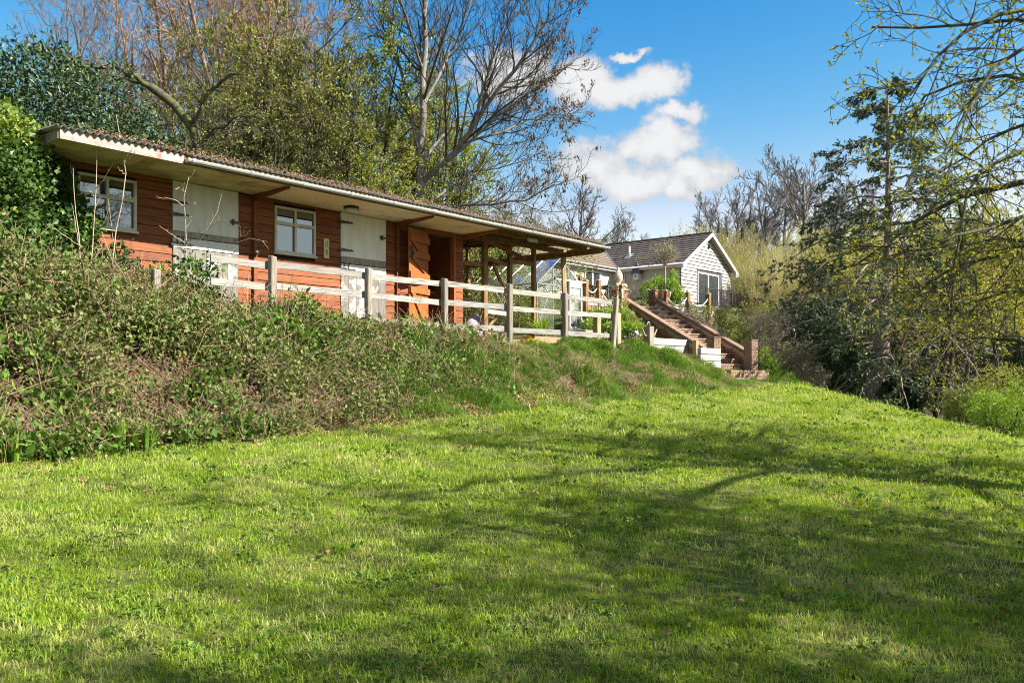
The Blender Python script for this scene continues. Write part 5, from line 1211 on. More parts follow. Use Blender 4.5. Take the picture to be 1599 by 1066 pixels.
for (p, px, Y, rot, s) in [(pW,1060,76,1,1.0),(pW,1165,75,2,1.05),(pW2,1010,72,3,.95),(pW2,960,76,4,.9),(pW2,1240,70,1.5,1.1),(pW,1220,62,5,.95),(pW2,1280,64,.5,1.1),(pW,1265,76,2.5,1.15),(pW2,1320,70,3.5,1.2),(pW,1185,58,.2,.85),
     (pW2,1235,55,2.1,.9),(pW,1300,55,1.1,.95),(pW2,1360,62,4.4,1.2),(pW,1345,74,.9,1.2),(pW2,1410,70,2.7,1.25),(pW,1460,66,3.9,1.3),(pW2,1520,62,1.9,1.3),(pW,1580,64,.1,1.3),(pW2,1640,60,3.1,1.3),(pW,1100,82,4.9,1.0),(pW2,900,80,1.2,.8)]:
    b = base_on(px, Y); copy_tree(p, (b[0], b[1], b[2] - .1), rot, s, WL)
# ---- bare trees on the skyline
def bare(name, label, loc, seed, H, spread, rmin=.02):
    rng = np.random.default_rng(seed); loc = np.array(loc, float)
    P0, R0 = limbs([([loc + np.array([0,0,-.5]), loc + np.array([.1,0,H*.25]), loc + np.array([0,.1,H*.5]), loc + np.array([.2,0,H*.8])], .3, .08)])
    P1, R1 = kids(rng, P0, R0, 14, .25, 1, .75, .18, .62, .45, 7, .12, .12, .55, .05); P2, R2 = kids(rng, P1, R1, 8, .2, 1, .65, .2, .5, .4, 5, .14, .09, .6, rmin * 1.3)
    P3, R3 = kids(rng, P2, R2, 6, .2, 1, .65, .2, .5, .35, 4, .15, .08, .6, rmin); P4, R4 = kids(rng, P3, R3, 3, .3, 1, .6, .2, .55, .3, 3, .15, .08, .7, rmin * .8)
    lf = leaves_on(rng, P4, 1, .12, .06)
    return plant(name, label, 'tree', tuple(loc), [(P0, R0), (P1, R1), (P2, R2), (P3, R3), (P4, R4)], M['bark_far'], lf, M['leaf_brown'], 'bare trees along the skyline', rng, trunk_levels=2, sides=(7, 5, 4, 3, 3))
pS = bare('bare_tree', 'round-crowned bare tree on the skyline left of the bungalow roof', base_on(905, 84), 71, 10.5, .5)
pS2 = bare('bare_tree', 'broad bare oak on the skyline right of the bungalow gable', base_on(1150, 86), 72, 10, .5)
for (p, px, Y, rot, s, lb) in [(pS, 962, 90, 2, .8, 'smaller bare tree on the skyline right of the round-crowned one'), (pS2, 1000, 100, 1, .62, 'low bare tree on the skyline above the bungalow ridge'), (pS2, 1110, 92, 3.4, .95, 'bare tree on the skyline just right of the gable apex'),
     (pS, 1195, 84, 1.1, 1.12, 'bare tree on the skyline between the gable and the tall pale one'), (pS, 1255, 82, 4.2, 1.38, 'tallest bare tree on the skyline left of the cedar'), (pS2, 1300, 90, 5.2, 1.1, 'bare tree on the skyline half behind the cedar'), (pS, 1225, 96, .4, 1.2, 'bare tree on the skyline set back behind the tallest one'),
     (pS2, 850, 92, 2.4, .75, 'bare tree on the skyline at the right edge of the ash crown'), (pS, 800, 88, 5.4, .8, 'bare tree on the skyline seen through the ash branches'), (pS2, 1060, 108, 4.4, .55, 'faint low bare tree on the skyline above the bungalow roof'), (pS2, 1360, 88, 2.9, 1.1, 'bare tree on the skyline behind the cedar trunk')]:
    b = base_on(px, Y); copy_tree(p, (b[0], b[1], b[2] - .1), rot, s, lb)

# ---- cedar on the right
def cedar():
    rng = np.random.default_rng(81); Y = 25.0; b = base_on(1362, Y)
    tr = [np.array([b[0] - .1, Y, b[2] - .4])] + WP([(1368, 590), (1378, 540), (1384, 470), (1386, 400), (1387, 250), (1386, 160), (1385, 122)], Y)
    P0, R0 = limbs([(tr, .46, .02)], 24); R0[0] = np.interp(np.linspace(0, 1, 25), [0, .05, .13, .25, .36, .6, 1], [.55, .37, .30, .25, .15, .09, .02])
    top = tr[-1][2]; zs_ = []; L = []; n = 42
    for k in range(n):
        f = k / (n - 1); z = top - .1 - f * 8.1; ln = (.7 + 4.0 * f ** .8) * rng.uniform(.7, 1.15); a = k * 2.4 + rng.normal(0, .3)
        if math.cos(a) > .2: ln *= .8
        s = np.interp(z, [P0[0][i][2] for i in range(25)], np.arange(25)); i = min(int(s), 23); p = P0[0][i] + (P0[0][i + 1] - P0[0][i]) * (s - i)
        d = np.array([math.cos(a), math.sin(a), 0]); dr = .16 + .1 * f
        L.append(([p, p + d * ln * .4 + np.array([0, 0, ln * .03]), p + d * ln * .75 - np.array([0, 0, ln * dr * .6]), p + d * ln - np.array([0, 0, ln * dr * 1.6])], .02 + .035 * f, .008))
    P1, R1 = limbs(L, 9, .02, rng)
    P2, R2 = kids(rng, P1, R1, 19, .18, 1, .95, .2, .34, .45, 5, .07, -.05, .5, .007, flat=.94)
    P3, R3 = kids(rng, P2, R2, 6, .15, 1, .8, .2, .42, .3, 3, .08, -.05, .6, .006, flat=.94)
    keep = rng.random(len(P3)) < np.clip(.22 + .75 * np.repeat(np.arange(n) / n, 19 * 6), 0, 1)
    lf = [leaves_on(rng, P2, 11, .12, .05, .4, -.05, .025), leaves_on(rng, P3[keep], 9, .12, .05, .4, -.05, .02)]
    plant('cedar_tree', 'tall drooping dark cedar with thick bare trunk at the lawn edge', 'tree', b, [(P0, R0), (P1, R1), (P2, R2), (P3, R3)], M['bark_cedar'], lf, [M['leaf_cedar']] * 2, rng=rng, trunk_levels=2, sides=(14, 6, 3, 3))
cedar()
# ---- overhanging tree at the right edge, trunk outside the picture
def overhang():
    rng = np.random.default_rng(91)
    tx, ty = 10.1, 7.4; tz_ = gz(tx, ty)
    T = [np.array([tx, ty, tz_ - .3]), np.array([tx - .05, ty, 1.0]), np.array([tx - .1, ty + .1, 3.0]), np.array([tx, ty, 5.5]), np.array([tx - .2, ty, 7.5])]
    P0, R0 = limbs([(T, .26, .08)], 12)
    def br(pts, Ys, r0, z0): 
        o = T[0].copy(); o[2] = z0; o[0] -= .05; return ([o] + WP(pts, Ys), r0, .012)
    L = [br([(1640, 60), (1560, 18), (1470, 50), (1400, 40), (1362, 42)], [10.2, 10.3, 10.5, 10.8, 11], .06, 3.0),
         br([(1650, 20), (1590, 20), (1540, 18), (1490, 60), (1450, 110), (1420, 150)], [10, 9.8, 9.6, 9.4, 9.2, 9.1], .06, 3.4),
         br([(1640, 140), (1570, 118), (1520, 132), (1470, 136), (1430, 165), (1410, 200)], [10, 10.4, 10.8, 11.2, 11.6, 12], .055, 2.6),
         br([(1660, 250), (1599, 276), (1540, 300), (1480, 318), (1430, 345), (1395, 375), (1340, 412)], [10, 10, 10.2, 10.5, 11, 11.5, 12], .085, 2.0),
         br([(1660, 240), (1600, 230), (1540, 262), (1500, 305), (1496, 345), (1502, 395)], [10, 9.6, 9.2, 8.9, 8.8, 8.7], .06, 2.1),
         br([(1650, 470), (1599, 452), (1550, 460), (1520, 475), (1490, 485)], [10.4, 10.8, 11.2, 11.6, 12], .05, 1.0),
         br([(1660, 560), (1599, 540), (1562, 524), (1535, 521), (1515, 532), (1498, 538)], [10.6, 11, 11.4, 11.7, 12, 12.2], .06, .6),
         br([(1660, 180), (1600, 190), (1550, 215), (1510, 245), (1460, 270)], [10.4, 11, 11.8, 12.4, 13], .055, 2.4),
         br([(1660, 380), (1599, 372), (1560, 395), (1500, 412), (1450, 440), (1420, 470)], [10.4, 10.8, 11.4, 12, 12.6, 13.2], .06, 1.6),
         br([(1660, 100), (1610, 80), (1560, 100), (1500, 180), (1470, 240)], [9.8, 9.2, 8.8, 8.6, 8.5], .05, 2.8),
         br([(1660, 330), (1600, 340), (1540, 350), (1490, 380), (1440, 400)], [9.8, 9.2, 8.8, 8.5, 8.3], .05, 1.9)]
    L += [([np.array([tx, ty, z]), np.array([tx + dx * .5, ty + dy * .5, z + .8]), np.array([tx + dx, ty + dy, z + .9]), np.array([tx + dx * 1.3, ty + dy * 1.3, z + .5])], .07, .012) for z, dx, dy in ((2, 3, -2), (3, 2, -3.5), (3.5, 3.5, 1), (4, 1, 3.5), (5, -2.2, -2.4), (4.5, -1, -4), (5.5, 2, 2), (6.5, -2, 1))]
    P1, R1 = limbs(L, 12, .035, rng)
    P2, R2 = kids(rng, P1, R1, 17, .22, 1, .8, .3, .25, .35, 6, .16, -.05, .5, .0075, Lmax=1.25)
    P3, R3 = kids(rng, P2, R2, 7, .15, 1, .8, .3, .48, .35, 4, .18, -.06, .6, .0055)
    P4, R4 = kids(rng, P3, R3, 3, .3, 1, .8, .3, .55, .3, 3, .15, .0, .7, .0042)
    a, t = along(rng, P4, 1, .6); a = np.repeat(a, 4, 0); lf = leaf_quads(rng, a, rng.normal(0, .7, a.shape) + np.array([0, 0, .25]), .042 * rng.uniform(.5, 1.2, len(a)), .03)
    plant('overhanging_tree', 'mossy spreading tree with small yellow-green buds hanging in from the right edge', 'tree', (tx, ty, tz_), [(P0, R0), (P1, R1), (P2, R2), (P3, R3), (P4, R4)], M['bark_moss'], lf, M['leaf_yellow'], rng=rng, trunk_levels=3, sides=(12, 8, 4, 3, 3))
overhang()
# ---- understory to the right
pU = thicket_tree('young_maple', 'yellow-green leafing young tree on the slope right of the cedar trunk', base_on(1470, 30), 101, M['leaf_valley'], M['bark_dark'], 7.0, 5, .3, n2=9, n3=7, n4=4, leaves=8, ls=.10, lw=.06, group='young trees down the slope beyond the lawn', n2start=.25)
for (p, px, Y, rot, s, lb) in [(pU,1530,29,1.3,.9,'young yellow-green tree between the thin dark trunks and the right edge'),(pU,1440,36,2.9,1.0,'young yellow-green tree directly right of the cedar trunk'),(pU,1590,34,4.0,1.05,'young yellow-green tree at the right edge beyond the lawn'),
    (pU,1500,40,5.1,1.25,'taller yellow-green tree in the second row down the slope'),(pU,1420,44,.8,1.2,'taller yellow-green tree half behind the cedar'),(pU,1570,44,2.2,1.3,'taller yellow-green tree in the second row at the right edge'),(pU,1640,36,3.2,1.2,'yellow-green tree just outside the right edge down the slope'),
    (pU,1320,42,.3,.9,'yellow-green tree left of the cedar behind the dark evergreens'),(pG2,1300,36,3.3,.5,'dark olive tree between the balcony and the cedar'),(pG1,1480,50,4.5,1.0,'budding tree far down the slope right of the cedar')]:
    b = base_on(px, Y); copy_tree(p, (b[0], b[1], b[2] - .1), rot, s, lb, 'young trees down the slope beyond the lawn')
def trunk_tree(px, Y, seed, H, lean, label, n=1):
    rng = np.random.default_rng(seed); b = np.array(base_on(px, Y)); L = []
    for k in range(n): e = np.array([lean + rng.normal(0, .3), rng.normal(0, .4), 0]); o = b + np.array([.15 * k, .1 * k, -.3]); L.append(([o, o + e * .3 + np.array([0, 0, H * .4]), o + e * .7 + np.array([0, 0, H * .75]), o + e + np.array([0, 0, H])], .10 * rng.uniform(.7, 1.1), .02))
    P1, R1 = limbs(L, 9, .06, rng); P2, R2 = kids(rng, P1, R1, 12, .3, 1, .9, .25, .4, .4, 5, .18, .02, .5, .010); P3, R3 = kids(rng, P2, R2, 7, .2, 1, .8, .3, .5, .3, 4, .18, .0, .6, .007)
    plant('thin_trunk_tree', label, 'tree', tuple(b), [(P1, R1), (P2, R2), (P3, R3)], M['bark_dark'], leaves_on(rng, P3, 3, .08, .05), M['leaf_valley'], 'young trees down the slope beyond the lawn', rng, trunk_levels=1, sides=(8, 4, 3))
trunk_tree(1460, 24, 111, 5.5, .5, 'pair of thin dark trunks right of the cedar', 2); trunk_tree(1432, 26, 112, 4.0, -.3, 'single thin dark trunk beside the cedar', 1); trunk_tree(1478, 22.5, 113, 4.5, .9, 'thin trunks leaning right at the lawn edge', 3); trunk_tree(1535, 24, 114, 4.5, -.6, 'thin leaning trunk near the right edge of the lawn', 2); trunk_tree(1575, 20, 115, 4.0, -1.2, 'crooked thin trunk leaning left near the right edge', 1)
def lump(px, py, Y, rx, ry, rz, b):
    p = ray(px, py, Y); return (p[0] - b[0], p[1] - b[1], p[2] - b[2], rx, ry, rz)
def bush_at(name, label, cat, px, Y, lumps, n, ls, lw, mt, seed, **kw):
    b = base_on(px, Y); return bush(name, label, cat, b, [lump(a, c, d, e, f, g_, b) for (a, c, d, e, f, g_) in lumps], n, ls, lw, mt, seed, **kw)
bush_at('rhododendron', 'very dark evergreen mass between the brown shrubs and the cedar trunk', 'shrub', 1300, 29, [(1290,560,29,1.0,.9,1.2),(1320,520,30,1.1,.9,1.2),(1345,560,28.5,.8,.8,1.0),(1265,520,31,1.0,.9,1.1),(1300,600,28,1.0,.8,.7)], 15000, .17, .075, M['leaf_laurel'], 121)
bush_at('variegated_holly', 'glossy pale-spotted evergreen bush against the left of the cedar trunk', 'shrub', 1335, 26.2, [(1318,572,26.2,.5,.5,.8),(1305,605,26,.5,.5,.5),(1330,545,26.6,.3,.4,.5)], 4600, .09, .06, M['leaf_holly'], 122)
bush_at('laurel_bush', 'dark laurel bush at the foot of the thin trunks right of the cedar', 'shrub', 1420, 23.5, [(1418,612,23.5,.55,.5,.55),(1400,618,23.6,.4,.4,.4)], 3400, .13, .065, M['leaf_laurel'], 123)
bush_at('ivy_stump', 'slim ivy covered stump just right of the cedar trunk', 'shrub', 1397, 24, [(1397,600,24,.14,.14,.5),(1395,575,24,.12,.12,.3)], 700, .07, .05, M['leaf_holly'], 124, stems=2)
bush_at('bracken_bush', 'pale green feathery bush at the right edge of the lawn', 'shrub', 1570, 15.6, [(1575,655,15.6,.55,.5,.42),(1545,640,16,.4,.4,.35),(1600,640,15.2,.5,.4,.5)], 4200, .075, .03, M['leaf_fresh'], 125, spread=.9)
bush_at('bracken_bush', 'grey-green feathery bush behind the pale one at the right edge', 'shrub', 1540, 17.5, [(1530,625,17.5,.6,.5,.4),(1575,610,17.5,.7,.5,.5),(1500,640,17.8,.35,.4,.2)], 4200, .085, .03, M['leaf_bramble'] if False else M['leaf_olive'], 126, spread=.9)
bush_at('evergreen_bush', 'dark evergreen bush at the far right edge behind the feathery ones', 'shrub', 1600, 21, [(1600,580,21,.9,.7,.7),(1570,600,21,.6,.6,.5)], 5200, .14, .07, M['leaf_laurel'], 127)
bush_at('evergreen_bush', 'dark undergrowth low between the thin trunks on the slope', 'shrub', 1490, 27, [(1490,610,27,1.0,.8,.5),(1540,605,27,1.0,.8,.6),(1440,615,27,.8,.8,.4)], 5200, .10, .05, M['leaf_olive'], 128)
# shrubs beside and below the steps
bush_at('dry_hydrangea', 'grey brown twiggy shrub with dead flower heads right of the steps', 'shrub', 1190, 25.8, [(1195,525,25.8,.5,.5,.7),(1215,505,26.2,.45,.5,.5),(1180,505,26.4,.4,.4,.4)], 3000, .05, .03, M['leaf_dry'], 131, spread=1.0, bark=M['bark_pale'], stems=26)
bush_at('dry_hydrangea', 'lower brown shrub with dry leaves at the lawn corner below the steps', 'shrub', 1235, 25.2, [(1240,570,25.2,.6,.5,.45),(1265,585,25,.5,.5,.35),(1215,560,25.4,.5,.5,.5),(1255,550,25.6,.45,.5,.35)], 5200, .07, .035, M['leaf_grey'], 132, spread=.9, bark=M['bark_pale'], stems=20)
bush_at('euphorbia', 'bright yellow-green clump beside the right brick pier', 'shrub', 1196, 23.9, [(1195,560,23.9,.15,.2,.36),(1205,572,23.9,.2,.2,.2)], 700, .07, .03, M['leaf_fresh'], 133, stems=5)
bush_at('bank_shrub', 'mixed olive shrub on the bank above the right wall of the steps', 'shrub', 1120, 26.2, [(1115,500,26.2,.5,.5,.42),(1145,525,25.8,.45,.4,.4),(1090,492,26.6,.4,.4,.22),(1140,495,26.6,.5,.4,.35)], 4200, .06, .035, M['leaf_olive'], 134, spread=.9)
bush_at('dry_shrub', 'grey dead-looking shrub hugging the right wall of the steps', 'shrub', 1085, 26.0, [(1085,503,26,.4,.4,.28),(1065,492,26.6,.35,.4,.18),(1110,520,25.6,.35,.35,.25)], 2600, .05, .02, M['leaf_dry'], 135, spread=1.0, bark=M['bark_pale'], stems=18)
bush_at('bank_shrub', 'dull green shrub under the balcony', 'shrub', 1165, 33, [(1152,517,33,.7,.6,.4),(1185,512,33.5,.8,.7,.5),(1212,500,35,.9,.8,.7)], 3600, .09, .05, M['leaf_olive'], 136)
bush_at('cherry_laurel', 'bright green laurel bush at the head of the steps', 'shrub', 1030, 28.6, [(1015,456,28.6,.32,.4,.34),(1048,452,28.6,.32,.4,.34),(1030,442,28.8,.22,.3,.22),(1060,462,28.4,.2,.25,.18),(1052,432,28.8,.12,.2,.22)], 1900, .11, .05, M['leaf_fresh'], 137)
def olive():
    rng = np.random.default_rng(141); x, y, z = ray(1038.5, 452, 27.9); b = (x, y, 2.72); t = ray(1039, 414, 27.9)
    P0, R0 = limbs([([np.array(b), np.array([t[0], t[1], t[2] - .1]), t], .03, .02)]); P1, R1 = kids(rng, np.array([[t + np.array([0, 0, -.1]), t, t + np.array([0, 0, .08])]]), np.full((1, 3), .02), 26, .2, 1, .75, .4, 4.0, .1, 5, .2, .10, .8, .006, Lmax=.85)
    P2, R2 = kids(rng, P1, R1, 6, .2, 1, .7, .3, .5, .3, 4, .15, .08, .6, .004)
    plant('olive_tree', 'slim standard tree with small grey-green crown in front of the gable', 'tree', b, [(P0, R0), (P1, R1), (P2, R2)], M['bark_pale'], leaves_on(rng, P2, 9, .075, .022), M['leaf_grey'], rng=rng, trunk_levels=1, sides=(8, 4, 3))
    R = thing('plant_pot', 'stone pot holding the slim standard tree beside the brick planter', 'pot', (x, y, 2.3)); m = MB(); m.lathe([(.14, 0), (.17, .2), (.2, .4), (.18, .42), (.15, .36)], 14); m.build('body', M['stone'], R, True)
olive()
bush_at('bed_plants', 'lime green leaves filling the white raised bed', 'plant', 975, 22.6, [(955,511,22.3,.25,.3,.12),(975,511,22.6,.3,.3,.12),(995,513,22.9,.25,.3,.10)], 2200, .07, .04, M['leaf_fresh'], 151, stems=6)
bush_at('bed_plants', 'green leafy plants behind the fence right of the greenhouse door', 'plant', 925, 22.8, [(922,508,22.6,.22,.25,.16),(935,494,24,.38,.3,.18),(960,492,24.2,.35,.3,.18)], 2000, .08, .045, M['leaf_fresh'], 152, stems=8)
bush_at('bed_plants', 'dark trailing plants on the bank left of the steps', 'plant', 985, 24, [(975,500,24.2,.35,.3,.3),(990,510,23.9,.3,.3,.25),(965,480,24.8,.3,.3,.25),(1000,525,23.4,.25,.3,.15)], 2400, .06, .035, M['leaf_olive'], 153, stems=8)
bush_at('garden_plants', 'loose mixed plants growing inside and behind the lean-to', 'plant', 800, 23.5, [(745,480,23.5,.6,.5,.5),(790,490,23.5,.5,.5,.4),(820,480,23,.4,.4,.45),(735,430,24.5,.6,.4,.5)], 3400, .07, .03, M['leaf_olive'], 154, stems=14, spread=1.0, bark=M['bark_pale'])
def wisp(name, label, cat, loc, n, h, seed, r=.2, bark='bark_pale', th=.006):
    rng = np.random.default_rng(seed); loc = np.array(loc); L = []
    for k in range(n): a = rng.random() * 6.28; d = np.array([math.cos(a), math.sin(a), 0]) * r * rng.random(); p = loc + d * .3 + np.array([0, 0, -.1]); L.append(([p, p + d * .5 + np.array([0, 0, h * .5]), p + d * 1.5 + np.array([0, 0, h * rng.uniform(.6, 1.1)])], th * 1.6, th * .6))
    P1, R1 = limbs(L, 6, .02, rng); P2, R2 = kids(rng, P1, R1, 5, .3, 1, .6, .3, .4, .3, 4, .15, .05, .7, th * .6)
    return plant(name, label, cat, tuple(loc), [(P1, R1), (P2, R2)], M[bark], rng=rng, trunk_levels=1, sides=(5, 3), crown='twigs')
wisp('dry_grass_plant', 'dry pale stems behind the rope left of the finial', 'plant', ray(945, 480, 25.6), 24, .7, 161, .6); wisp('dry_grass_plant', 'dry pale stems between finial and laurel at the stair head', 'plant', ray(992, 472, 27), 16, .6, 162, .4)
b = base_on(1285, 24.5); wisp('dry_grass_plant', 'arching pale bare stems in front of the dark evergreens', 'plant', b, 18, .9, 163, .9)

# ---- strap-leaved clumps
def strap_clump(name, label, loc, n, h, w, mt, seed, spread=.5, droop=.5, flowers=None):
    rng = np.random.default_rng(seed); k = 5; a = rng.random(n) * 6.28; d = np.stack([np.cos(a), np.sin(a), np.zeros(n)], 1); hh = h * rng.uniform(.6, 1.1, n); sp = spread * h * rng.uniform(.1, 1, n); o = d * rng.random((n, 1)) * .12
    s = np.linspace(0, 1, k)[None, :, None]
    C = o[:, None] + d[:, None] * (sp[:, None, None] * s ** 1.6) + np.array([0, 0, 1.0]) * (hh[:, None, None] * (s - droop * .35 * s ** 3))
    tw = np.cross(d, [0, 0, 1])[:, None] * (w * .5 * np.array([.7, 1, .9, .6, .05]))[None, :, None]
    V = np.stack([C - tw, C + tw], 2).reshape(-1, 3); b0 = np.arange(n)[:, None] * (2 * k) + np.arange(k - 1)[None] * 2; Q = np.stack([b0, b0 + 1, b0 + 3, b0 + 2], -1).reshape(-1, 4)
    R = thing(name, label, 'plant', loc); link(bpy.data.objects.new('leaves', np_mesh('leaves', V, [Q], mt, np.repeat(rng.random(n), 2 * k))), R); return R
def strap_at(name, label, px, Y, *a, dz=0, **kw): x, y, z = base_on(px, Y); return strap_clump(name, label, (x, y, z + dz), *a, **kw)
IB = M['leaf_fresh']
def foot(px, o): t = wall_t(px, o); x, y = to_world(t, o); return (x, y, gz(x, y))
strap_clump('iris_clump', 'upright sword-leaved clump at the foot of the brambles', foot(190, 4.0), 34, .46, .03, M['leaf_fresh'], 171, .25)
strap_clump('iris_clump', 'second sword-leaved clump just right of and below the other', foot(226, 4.15), 36, .42, .03, M['grass_long'], 172, .35)
strap_clump('iris_clump', 'lone sword-leaved clump at the far left of the lawn edge', foot(22, 4.05), 18, .42, .03, M['leaf_fresh'], 173, .15)
strap_clump('dock_plant', 'broad dark-leaved dock clump in the brambles above the lawn', foot(408, 3.7), 20, .42, .07, M['leaf_laurel'], 174, .5)
strap_clump('day_lily', 'arching strap-leaved clump in the trough planter under the greenhouse', (*to_world(wall_t(846, .35), .35), .92), 90, .62, .035, M['leaf_fresh'], 175, .9, .8)
strap_clump('rush_clump', 'dark spiky rush clump at the right end of the grass bank', base_on(1206, 22.2), 80, .42, .02, M['grass_dark'], 176, .7, .3)
strap_clump('dry_tussock', 'straw coloured grass tussock hanging on the bank below the third fence post', foot(740, 3.25), 160, .42, .012, M['grass_dry'], 177, .8, 1.2)
def flowers(name, label, loc, n, r, mt, seed):
    rng = np.random.default_rng(seed); R = thing(name, label, 'flower', loc); p = rng.normal(0, 1, (n, 3)) * np.array([r, r * .5, .04]) + np.array([0, 0, .08]); V, Q = leaf_quads(rng, np.repeat(p, 6, 0), rng.normal(0, 1, (n * 6, 3)) + np.array([0, 0, .6]), .05, .04); link(bpy.data.objects.new('petals', np_mesh('petals', V, [Q], mt, rng.random(len(V)))), R)
flowers('red_flowers', 'low red flowers under the lean-to beside the trough planter', at_wall(815, .4, .66), 26, .16, M['petal_red'], 181)
flowers('yellow_flowers', 'small yellow flowers at the top of the bank below the trough planter', foot(832, 2.45), 14, .12, M['petal_yellow'], 182)
flowers('red_flower', 'single small red flower beside the sword-leaved clump', (foot(208, 3.3)[0], foot(208, 3.3)[1], foot(208, 3.3)[2] + .38), 1, .01, M['petal_red'], 183)

# ---- bare saplings in front of the left window, and on the bank
def sapling(label, pts, o, r=.016, side=(), mt='bark_pale'):
    rng = np.random.default_rng(int(pts[0][0])); t = wall_t(pts[0][0], o); Y = to_world(t, o)[1]
    base = base_on(pts[0][0], Y); r *= .72; L = [([np.array(base) - [0, 0, .2]] + WP(pts, Y), r, r * .35)] + [(WP(q, [Y, Y - .1, Y - .2, Y - .25][:len(q)]), r * .6, r * .25) for q in side]
    P1, R1 = limbs(L, 8, .006, rng); P2, R2 = kids(rng, P1, R1, 4, .3, 1, .7, .2, .14, .3, 3, .15, .1, .5, .0028, Lmax=.22)
    plant('sapling', label, 'sapling', base, [(P1, R1), (P2, R2)], M[mt], None, None, 'bare saplings in front of the stable', rng, trunk_levels=1, sides=(6, 3), crown='twigs')
sapling('pale bare sapling with a low spreading arm, leftmost before the window', [(126, 400), (121, 345), (117, 300), (114, 263)], 1.1, .017, [[(128, 385), (105, 372), (79, 352)], [(122, 380), (118, 350), (111, 318)], [(128, 385), (150, 368), (163, 345), (172, 318)]])
sapling('straight bare sapling in the middle of the left window', [(142, 415), (147, 360), (149, 300), (151, 250), (151, 218)], 1.0, .017, [[(149, 295), (163, 278), (177, 255)], [(147, 307), (141, 298), (137, 293)]])
sapling('tallest bare sapling forking under the eaves before the left window', [(175, 400), (184, 350), (192, 300), (195, 255), (188, 225), (182, 180)], 1.0, .019, [[(195, 253), (198, 243), (205, 235)], [(195, 255), (205, 245), (211, 236)], [(192, 312), (205, 311), (216, 307)], [(194, 271), (188, 266), (184, 261)]])
sapling('short bare sapling right of the forked one', [(180, 375), (172, 355), (169, 310)], 1.0, .012)
sapling('many-twigged pale sapling in front of the left white door', [(290, 400), (290, 350), (287, 318), (287, 295), (294, 277)], 1.3, .017, [[(288, 322), (270, 310), (244, 308)], [(288, 300), (280, 292), (274, 295)], [(290, 340), (297, 338), (299, 339)], [(289, 320), (300, 316), (306, 318)], [(290, 380), (270, 368), (249, 352)], [(290, 378), (310, 362), (345, 342)], [(287, 300), (285, 290), (287, 285)]])
sapling('yellow-budded sapling leaning across the left white door', [(300, 385), (330, 352), (340, 330), (347, 300)], 1.25, .012, [[(322, 360), (340, 346), (356, 343)]])
sapling('thin pale twig reaching over the red boards right of the left door', [(350, 400), (362, 385), (376, 370), (400, 374), (418, 377)], 1.35, .010, [[(376, 370), (374, 358), (374, 350)], [(376, 370), (380, 362), (383, 355)], [(376, 370), (385, 366), (389, 361)]])
sapling('slender bare whip standing in the brambles left of the second door', [(438, 590), (443, 530), (452, 470), (460, 440)], 2.9, .008)
sapling('white bare twiggy stem on the bank under the third fence post', [(736, 590), (732, 560), (722, 530), (712, 515)], 2.9, .012, [[(732, 560), (742, 545), (748, 525)], [(730, 550), (726, 535), (735, 520)]])
sapling('thin dark whip standing on the grass bank below the leaning post', [(962, 612), (962, 580), (964, 560), (968, 545)], 3.6, .010, mt='bark_dark')
sapling('two short cut stems beside the third fence post', [(694, 510), (686, 498), (682, 490)], 2.4, .012, [[(690, 505), (687, 492), (685, 484)]])

# ---- ivy at the left end
def leaf_cluster(name, seed, n, ls, lw, rad, mt, heart=True, up=.5, stems=0, stemm=None):
    rng = np.random.default_rng(seed); p = rng.normal(0, rad * .5, (n, 3)); d = norm(p) * .5 + rng.normal(0, .6, (n, 3)) + np.array([0, 0, up])
    V, Q = leaf_quads(rng, p, d, ls * rng.uniform(.6, 1.3, n), lw * rng.uniform(.7, 1.2, n), .15); rn = np.repeat(rng.random(n), 4); mats = [mt]; mi = np.zeros(len(Q)); fs = [Q]
    if stems:
        S = [np.array([[rng.normal(0, rad * .3), rng.normal(0, rad * .3), -rad * .6], rng.normal(0, rad * .5, 3), rng.normal(0, rad, 3) + [0, 0, rad * .5]]) for _ in range(stems)]
        V2, Q2 = tubes(np.array([resample(s, 4) for s in S]), np.full((stems, 5), .0035), 3); fs.append(Q2 + len(V)); V = np.concatenate([V, V2]); rn = np.r_[rn, rng.random(len(V2))]; mats.append(stemm); mi = np.r_[mi, np.ones(len(Q2))]
    return source(name, V, fs, mats, rn, mi)
ivyA = [leaf_cluster('ivy_sprig', 200 + k, 16, .075, .07, .16, M['leaf_ivy'], up=.1) for k in range(4)]; ivyB = [leaf_cluster('ivy_sunlit_sprig', 210 + k, 16, .085, .065, .16, M['leaf_ivy_sunlit']) for k in range(3)]
